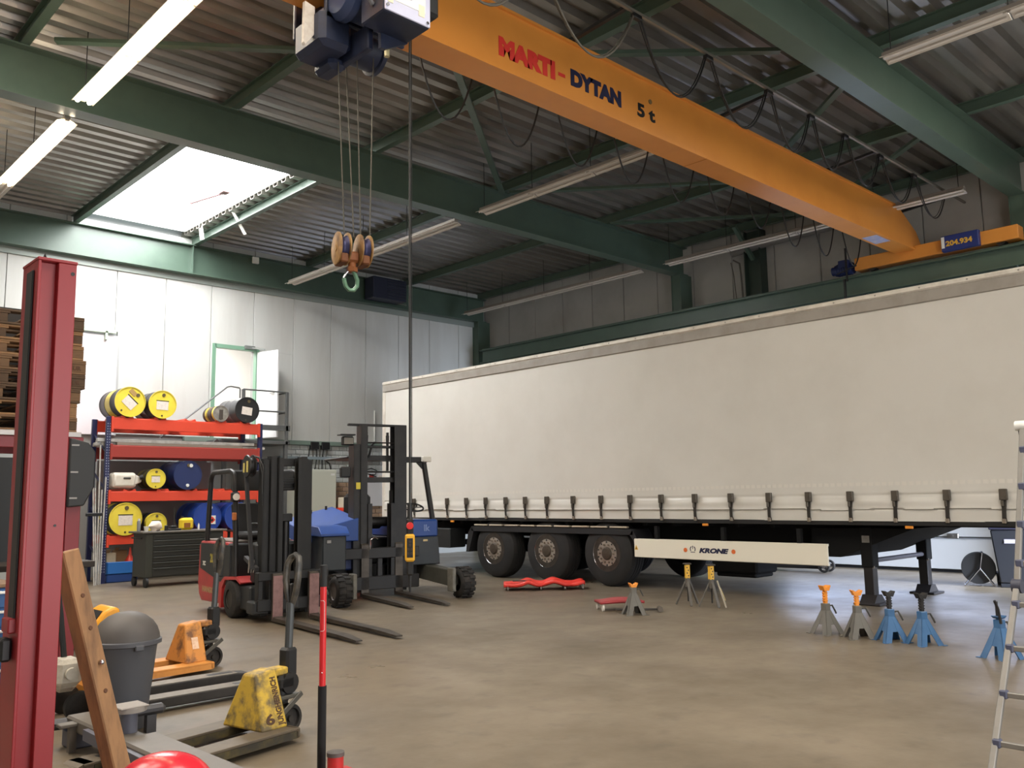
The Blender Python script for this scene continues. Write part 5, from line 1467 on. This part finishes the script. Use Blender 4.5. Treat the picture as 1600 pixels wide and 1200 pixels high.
# lettering up the sloped side face
Tj = frame((0, -.19 - .0015, .085), (0, .125, .335), (-1, 0, 0))
fit_text('lettering', 'JUNGHEINRICH', .02, .31, .055, .012, Tj, M('letter_brown', (74, 48, 26), .6), s1, .05)
fit_text('swirl_mark', '6', -.155, -.09, .065, .035, frame((0, -.19 - .0015, .085), (1, 0, 0), (0, .125, .335)), M('letter_brown', (74, 48, 26), .6), s1, .05)
j2, s2 = pallet_jack('orange pallet jack with scuffed shroud standing behind the yellow one', (3.46, 7.76, 0), 5, JO, FOR, lean=.03, hgt=1.12)
Tk = frame((0, -.19 - .001, .085), (1, 0, 0), (0, .125, .335))
b_ = MB(); b_.T = Tk
b_.box(-.12, -.06, .12, .22, .0, .002).build('faded_sticker', M('sticker_pink', (236, 206, 180), .6, 0, (210, 150, 100), 20, .7), s2)
# electric pallet truck behind the bin
et = thing('pallet_truck', 'yellow electric pallet truck with long dark forks behind the bin', 'pallet truck', (2.36, 6.68, 0))
for yy in (-.26, .20):
    o = MB().prism([(0, .03), (0, .1), (1.0, .1), (1.13, .085), (1.15, .06), (1.0, .03)], 'xz', yy - .08, yy + .08).build('fork', FDK, et, bevel=.008)
    MB().box(.02, 1.02, yy - .078, yy + .078, .098, .1015).build('fork_top', M('fork_top_worn', (112, 104, 92), .5, .2, (78, 72, 64), 5, .6), o)
    MB().box(.80, 1.0, yy - .03, yy + .03, .1, .103).build('roller_slot', BLACK, o)
    MB().cyl((.9, yy - .05, .036), (.9, yy + .05, .036), .036, n=14).build('load_roller', BLACKP, o)
ey = MB().prism([(-.14, .22), (.05, .22), (.05, .70), (.0, .72), (-.06, .69), (-.14, .58)], 'xz', .02, .30).build('cover', M('truck_yellow', (236, 164, 46), .4), et, bevel=.02)
MB().prism([(-.135, .60), (-.07, .685), (-.06, .69), (-.125, .60)], 'xz', .06, .24).build('display', BLACKP, ey)
MB().box(-.16, .02, -.3, .3, .04, .2, .02).build('frame', M('truck_orange_dark', (196, 128, 44), .5), et)
mt = MB().box(-.42, -.26, -.2, .0, .24, .42, .03).cyl((-.34, -.21, .33), (-.34, -.24, .33), .04, n=14).box(-.38, -.24, -.05, .1, .18, .3, .03).build('drive_motor', M('motor_white', (196, 190, 176), .5, 0, (140, 130, 116), 10, .6), et)
for yy in (-.2, .14):
    MB().lathe((-.26, yy, .10), (0, 1, 0), [(0, .03), (0, .085), (.01, .1), (.06, .1), (.07, .085), (.07, .03)], 28).build('drive_wheel', RUBBER, et)
MB().tube([(-.34, -.05, .42), (-.36, 0, .7), (-.4, .02, 1.0)], .02, 8).box(-.44, -.36, -.1, .14, 1.0, 1.06, .02).build('tiller', BLACKP, et)

# ------------------------------------------------------------------ trolley jack handle in the middle foreground
tj = thing('trolley_jack', 'red and black jack handle standing upright in the foreground', 'jack', (2.625, 4.30, 0))
MB().cyl((0, 0, .0), (0, 0, .46), .023, n=20).build('foam_grip', M('foam_black', (26, 26, 28), .85), tj)
hn = MB().cyl((0, 0, .44), (0, 0, 1.0), .0175, n=20).build('handle', M('handle_red', (214, 42, 48), .3), tj)
MB().cyl((0, 0, .985), (0, 0, 1.10), .0195, n=20).build('top_grip', M('grip_rubber', (36, 38, 40), .7), tj)
ol = MB()
Tn = frame((0, 0, 0), (.66, .75, 0), (0, 0, 1))
c1 = [(-.002 + .011 * math.cos(a), .90 + .011 * math.sin(a)) for a in [PI / 2 - PI / 2 * i / 5 for i in range(6)]]
c2 = [(-.002 + .011 * math.cos(a), .76 - .011 * math.sin(a)) for a in [PI / 2 * i / 5 for i in range(6)]]
def onh(u, z):
    ang = u / .0175
    ca, sa = math.cos(R(-125) + ang), math.sin(R(-125) + ang)
    return (.0178 * ca, .0178 * sa, z)
ol.tube([onh(-.014, .911)] + [onh(u, z) for u, z in c1] + [onh(.009, .83)] + [onh(u, z) for u, z in c2] + [onh(-.014, .749)], .0012, 5)
ol.build('brand_outline', WHITE, hn)
MB().ball((-.012, -.015, .53), .004, 8, 6).build('rivet', CHROME, hn)
MB().box(-.10, .08, -.62, -.12, .02, .06, .01).build('chassis', M('jack_red', (190, 44, 44), .4), tj)
for x in (-.11, .09):
    MB().cyl((x - .02, -.55, .03), (x + .02, -.55, .03), .03, n=14).build('castor', BLACK, tj)
MB().cyl((-.02, -.17, .04), (-.02, -.17, .14), .042, n=22).build('ram_body', M('ram_red', (190, 50, 50), .4), tj)
MB().cyl((-.02, -.17, .135), (-.02, -.17, .155), .046, n=22).build('saddle', M('saddle_grey', (96, 90, 88), .6, 0, (60, 56, 54), 20, .7), tj)

# ------------------------------------------------------------------ ladder at the right edge
ldr = thing('ladder', 'aluminium folding ladder with blue joints at the right edge', 'ladder', (0, 1.75, 0))
LAL = M('ladder_aluminium', (136, 133, 128), .5, .4, (112, 109, 104), 6, .4)
JT = M('ladder_joint', (74, 78, 100), .5)
A, B_, T_ = Vector((4.95, 0, .02)), Vector((5.59, 0, .93)), Vector((5.93, 0, 1.84))
for s, yy in ((0, 0), (1, -.46)):
    o = Vector((0, yy, 0))
    st = MB().bar(A + o, B_ + o, .028, .032, .004, up=(0, 1, 0)).build('stile', LAL, ldr)
    for i, v in enumerate(()): pass
    MB().bar(B_ + o, T_ + o, .028, .032, .004, up=(0, 1, 0)).build('stile', LAL, ldr)
    MB().box(A.x - .04, A.x + .04, yy - .02, yy + .02, 0, .05, .01).build('foot', JT, ldr)
    MB().cyl(B_ + o + Vector((0, -.025, -.02)), B_ + o + Vector((0, .025, -.02)), .04, n=20).build('hinge', M('hinge_dark', (60, 62, 76), .5), ldr)
for k in range(8):
    f = .155 + k * .24
    p = A.lerp(B_, f) if f < 1 else B_.lerp(T_, (f - 1))
    MB().box(p.x - .014, p.x + .014, -.46, 0, p.z - .014, p.z + .014, .004).build('rung', LAL, ldr)
    for yy in (-.01, -.45):
        MB().box(p.x - .022, p.x + .022, yy - .02, yy + .02, p.z - .022, p.z + .022, .006).build('rung_joint', JT, ldr)
MB().bar(T_, Vector((6.7, 0, .02)), .028, .06, .004, up=(0, 1, 0)).build('rear_stile', M('stile_dark', (70, 70, 74), .5, .3), ldr)  # rear stiles in a darker grey than the front ones
MB().bar(T_ + Vector((0, -.46, 0)), Vector((6.7, -.46, .02)), .028, .06, .004, up=(0, 1, 0)).build('rear_stile', M('stile_dark', (70, 70, 74), .5, .3), ldr)
MB().cyl(T_ + Vector((0, -.5, 0)), T_ + Vector((0, .04, 0)), .03, n=14).build('top_hinge', WHITE, ldr)

# ------------------------------------------------------------------ axle stands
def stand(label, loc, rz, bodym, postm, top, group, neck=.22, saddle=.05):
    """stamped pyramid stand; top = height of the saddle"""
    t = thing('axle_stand', label, 'axle stand', loc, R(rz), group)
    b, n_ = .124, .032
    vs, fs = [], []
    for sx, sy in ((-1, -1), (1, -1), (1, 1), (-1, 1)):
        lg = MB()
        P = lambda k, d=0: None
        # each corner leg is an angle plate from foot to neck
        f0, n0 = Vector((sx * b, sy * b, 0)), Vector((sx * n_, sy * n_, neck))
        for ax in (0, 1):
            f1, m1 = f0.copy(), n0.copy()
            f1[ax] -= (sx, sy)[ax] * .062
            m1[ax] -= (sx, sy)[ax] * n_
            md = f0.lerp(n0, .44)
            md2 = md.copy(); md2[ax] -= (sx, sy)[ax] * .062
            th = Vector((0, 0, 0)); th[1 - ax] = -(sx, sy)[1 - ax] * .006
            q = [f0, f1, md2, m1, n0]
            lg.add(q + [v + th for v in q], [(0, 1, 2, 4), (2, 3, 4), (5, 6, 7, 9), (7, 8, 9), (0, 1, 6, 5), (1, 2, 7, 6), (2, 3, 8, 7), (3, 4, 9, 8), (4, 0, 5, 9)])
        lg.box(sx * b - .022, sx * b + .022, sy * b - .022, sy * b + .022, 0, .006)
        lg.build('leg', bodym, t, ang=20)
    zc = neck * .40
    q = n_ + (b - n_) * .60 - .004
    MB().add([(-q, -q, zc), (q, -q, zc), (q, q, zc), (-q, q, zc), (-n_, -n_, neck), (n_, -n_, neck), (n_, n_, neck), (-n_, n_, neck)], [(0, 1, 2, 3), (4, 5, 6, 7), (0, 1, 5, 4), (1, 2, 6, 5), (2, 3, 7, 6), (3, 0, 4, 7)]).build('body', bodym, t)
    MB().box(-n_ - .004, n_ + .004, -n_ - .004, n_ + .004, neck - .07, neck + .06, .006).build('neck', bodym, t)
    ps = MB().box(-.017, .017, -.02, .02, neck, top - saddle, .004)
    z = neck + .08
    while z < top - saddle - .015:
        ps.box(.015, .026, -.016, .016, z, z + .012, .002).box(-.026, -.015, -.016, .016, z, z + .012, .002)
        z += .026
    po = ps.build('ratchet_post', postm, t)
    MB().prism([(-.055, top), (-.045, top + .004), (0, top - .022), (.045, top + .004), (.055, top), (.03, top - saddle), (-.03, top - saddle)], 'xz', -.035, .035).build('saddle', postm, po)
    MB().tube([(n_ + .01, 0, neck + .03), (n_ + .05, -.01, neck + .035), (n_ + .075, -.02, neck - .02), (n_ + .09, -.02, neck - .05)], .009, 7).build('release_lever', bodym if neck < .22 else M('lever_dark', (70, 68, 62), .5), t)
    return t
SG = M('stand_grey', (104, 101, 94), .5, 0, (96, 92, 84), 6, .5)
SOR = M('stand_orange', (240, 150, 50), .45)
SBL = M('stand_blue', (66, 108, 152), .42, 0, (48, 84, 124), 6, .5)
SBK = M('stand_black', (36, 34, 34), .5)
GO = 'grey axle stands with orange posts'
stand('grey axle stand with lowered orange head beside the red creeper seat', (8.74, 7.1, 0), -30, SG, SOR, .38, GO, neck=.27, saddle=.05)
stand('grey axle stand with raised orange post, standing just left of the near landing leg', (8.84, 4.62, 0), -18, SG, SOR, .49, GO, neck=.25)
stand('grey axle stand with raised orange post, standing in front of the near landing leg', (8.78, 4.25, 0), -42, SG, SOR, .47, GO, neck=.26)
GB = 'blue axle stands'
for i, (loc, rz, lab) in enumerate((((8.80, 3.93, 0), -38, 'blue axle stand with black post, left of the pair right of the landing leg'), ((8.81, 3.62, 0), -30, 'blue axle stand with black post, right of the pair beyond the landing leg'))):
    t = stand(lab, loc, rz, SBL, SBK, .48, GB, neck=.25)
    MB().prism([(-.03, .06), (.03, .06), (.022, .15), (-.022, .15)], 'xz', -.115, -.113).build('label', PAPER, t) if False else None
t = stand('blue axle stand with two black rods, half hidden by the ladder', (8.52, 2.84, 0), -20, SBL, SBL, .36, GB, neck=.27, saddle=.02)
MB().tube([(-.03, -.04, .3), (-.05, -.04, .42), (-.1, -.05, .50)], .012, 8).build('rod', SBK, t)
MB().tube([(.02, .03, .3), (.02, .03, .48)], .012, 8).build('rod', SBK, t)
YP = M('post_yellow', (226, 178, 62), .45)
TGY = M('tripod_grey', (98, 94, 88), .5, 0, (78, 74, 68), 6, .5)
def tripod(label, loc, rz, extra=False):
    t = thing('axle_stand', label, 'axle stand', loc, R(rz), 'tripod axle stands with yellow posts')
    for k in range(3):
        a = 2 * PI * k / 3 + .5
        lg = MB().bar((.03 * math.cos(a), .03 * math.sin(a), .31), (.17 * math.cos(a), .17 * math.sin(a), .006), .035, .02, .003)
        lg.v = [(x, y, max(z, 0)) for x, y, z in lg.v]
        lg.build('leg', TGY, t)
    MB().cyl((0, 0, .24), (0, 0, .36), .032, n=14).build('collar', TGY, t)
    p = MB().box(-.03, .03, -.03, .03, .35, .53, .004).build('post', YP, t)
    hl = MB()
    for k in range(4):
        hl.cyl((.008 * (-1) ** k, -.031, .385 + .036 * k), (.008 * (-1) ** k, -.029, .385 + .036 * k), .009, n=10)
    hl.build('pin_hole', SBK, p)
    MB().box(-.05, .05, -.04, .04, .53, .55, .005).build('cap', M('cap_dark', (60, 56, 52), .5), t)
    MB().cyl((0, 0, .05), (0, 0, .25), .01, n=8).build('centre_rod', SBK, t)
    if extra:
        MB().bar((.05, -.06, .34), (.10, -.17, .006), .022, .012).build('loose_bar', M('bar_bright', (196, 186, 166), .4, .3), t)
        MB().bar((.12, -.02, .24), (.17, -.05, .08), .06, .008).build('label', M('label_cream', (206, 186, 130), .6), t)
    return t
tripod('grey tripod axle stand with yellow perforated post, left of two before the skirt', (9.94, 7.14, 0), -40)
tripod('grey tripod axle stand with yellow perforated post and hanging label, right of two', (9.96, 6.78, 0), -25, True)

# ------------------------------------------------------------------ creeper, seat, sledge hammer, reel, bin, cart
cp_ = thing('mechanic_creeper', 'red moulded mechanic creeper on small castors beside the trailer wheels', 'creeper', (10.22, 10.12, 0), R(-42))
CRD = M('creeper_red', (226, 62, 52), .4)
cm_ = MB()
def creep(u, v):
    x = -.64 + 1.28 * u
    wv = .27 * (1 - .35 * abs(2 * u - 1) ** 3) - .10 * math.exp(-((u - .50) / .06) ** 2) - .07 * math.exp(-((u - .83) / .05) ** 2)
    y = (2 * v - 1) * wv
    z = .085 + .05 * math.exp(-((u - .30) / .08) ** 2) + .055 * math.exp(-((u - .62) / .1) ** 2) + .03 * math.exp(-((u - .97) / .06) ** 2) + .03 * abs(2 * v - 1) ** 3
    return (x, y, z)
cm_.grid(creep, 40, 14)
o = cm_.build('shell', CRD, cp_, ang=60)
so_ = o.modifiers.new('solid', 'SOLIDIFY'); so_.thickness = .05; so_.offset = -1
MB().box(-.5, -.2, -.08, .08, .132, .138, .002).build('pad', BLACKP, cp_)
for x in (-.58, -.06, .32, .60):
    for y in (-.2, .2):
        MB().cyl((x - .012, y, .032), (x + .012, y, .032), .032, n=16).cyl((x, y, .05), (x, y, .09), .012, n=8).build('castor', M('castor_bright', (120, 116, 112), .3, .6), cp_)
sc_ = thing('creeper_seat', 'dark red roller seat tray behind the low axle stand', 'creeper seat', (9.0, 7.55, 0), R(-35))
sd = MB()
sd.grid(lambda u, v: (-.29 + .58 * u, -.17 + .34 * v, .13 + .045 * (1 - (2 * u - 1) ** 2) * (.6 + .4 * math.cos(PI * (2 * v - 1))) - .012), 16, 8)
o = sd.build('tray', M('tray_red', (150, 46, 50), .4), sc_, ang=60)
so_ = o.modifiers.new('solid', 'SOLIDIFY'); so_.thickness = .03; so_.offset = -1
for x in (-.25, .25):
    for y in (-.14, .14):
        MB().cyl((x - .012, y, .04), (x + .012, y, .04), .04, n=18).bar((x, y, .05), (x, y, .105), .03, .02, up=(0, 1, 0)).build('castor', M('castor_white', (206, 200, 190), .4), sc_)
sh_ = thing('sledge_hammer', 'sledge hammer lying on the floor right of the low axle stand', 'hammer', (9.06, 7.12, 0), R(-45))
MB().cyl((-.42, 0, .03), (.12, 0, .03), .014, n=10).build('handle', M('hammer_handle', (58, 54, 50), .6), sh_)
MB().cyl((.14, -.07, .034), (.14, .07, .034), .034, n=8).build('head', M('hammer_head', (104, 96, 86), .5, .4), sh_)
rl = thing('cable_reel', 'black cable reel on a chrome stand before the white door', 'cable reel', (14.75, 5.15, 0), R(-70))
MB().lathe((0, -.09, .27), (0, 1, 0), [(0, .05), (0, .235), (.012, .24), (.02, .16), (.16, .16), (.168, .24), (.18, .235), (.18, .05)], 36).build('drum', BLACKP, rl)
MB().tube([(-.2, -.13, .01), (.02, -.13, .27), (.06, -.13, .5), (.06, .13, .5), (.02, .13, .27), (-.2, .13, .01)], .012, 8).tube([(.2, -.13, .01), (.02, -.13, .27)], .012, 8).tube([(.2, .13, .01), (.02, .13, .27)], .012, 8).cyl((-.2, -.15, .012), (-.2, .15, .012), .012, n=8).cyl((.2, -.15, .012), (.2, .15, .012), .012, n=8).build('stand', CHROME, rl)
MB().cyl((.06, -.09, .5), (.06, .09, .5), .022, n=10).build('grip', BLACKP, rl)
MB().tube([(.3, .0, .012), (.5, -.1, .012), (.55, .5, .012), (.6, 1.0, .012)], .011, 6).build('cable', CABLE, rl)
wb_ = thing('wheelie_bin', 'dark wheeled rubbish bin by the white door at the right', 'bin', (14.9, 4.68, 0), R(-75))
WBM = M('wheelie_dark', (34, 36, 42), .5)
MB().add([(-.2, -.22, .06), (.2, -.22, .06), (.2, .2, .06), (-.2, .2, .06), (-.28, -.29, .86), (.28, -.29, .86), (.28, .29, .86), (-.28, .29, .86)], [(0, 1, 2, 3), (4, 5, 6, 7), (0, 1, 5, 4), (1, 2, 6, 5), (2, 3, 7, 6), (3, 0, 4, 7)]).build('body', WBM, wb_, bevel=.02)
MB().box(-.3, .3, -.31, .31, .86, .90, .015).box(-.27, .27, -.28, .28, .90, .94, .02).build('lid', M('lid_navy', (40, 40, 58), .5), wb_)
MB().cyl((-.26, .36, .88), (.26, .36, .88), .016, n=8).box(-.26, -.22, .28, .37, .86, .9).box(.22, .26, .28, .37, .86, .9).build('handle_bar', WBM, wb_)
MB().box(-.1, .1, -.285, -.275, .66, .72).build('label', M('label_lilac', (170, 166, 190), .6), wb_)
for s in (-1, 1):
    MB().cyl((s * .2, .2, .1), (s * .26, .2, .1), .1, n=20).build('wheel', RUBBER, wb_)
MB().box(-.2, .2, -.22, -.18, 0, .06, .01).build('base_foot', WBM, wb_)
ct = thing('workshop_cart', 'low black cart with spoked wheels behind the trailer skirt end', 'cart', (15.6, 8.3, 0), R(8))
MB().box(-.12, .14, -.15, 1.1, .06, .16, .02).build('frame', BLACK, ct)
MB().box(-.06, .06, -.12, .02, .16, .42, .015).build('motor', M('motor_navy', (26, 28, 46), .5), ct)
for y in (-.2, .9):
    for x in (-.14, .15):
        w_ = MB().lathe((x - .02, y, .11), (1, 0, 0), [(0, .07), (0, .1), (.01, .11), (.03, .11), (.04, .1), (.04, .07)], 24, caps=False).build('wheel', RUBBER, ct)
        MB().cyl((x - .018, y, .11), (x + .018, y, .11), .03, n=10).bar((x, y - .07, .11), (x, y + .07, .11), .012, .012).bar((x, y, .04), (x, y, .18), .012, .012, up=(0, 1, 0)).build('spokes', CHROME, w_)
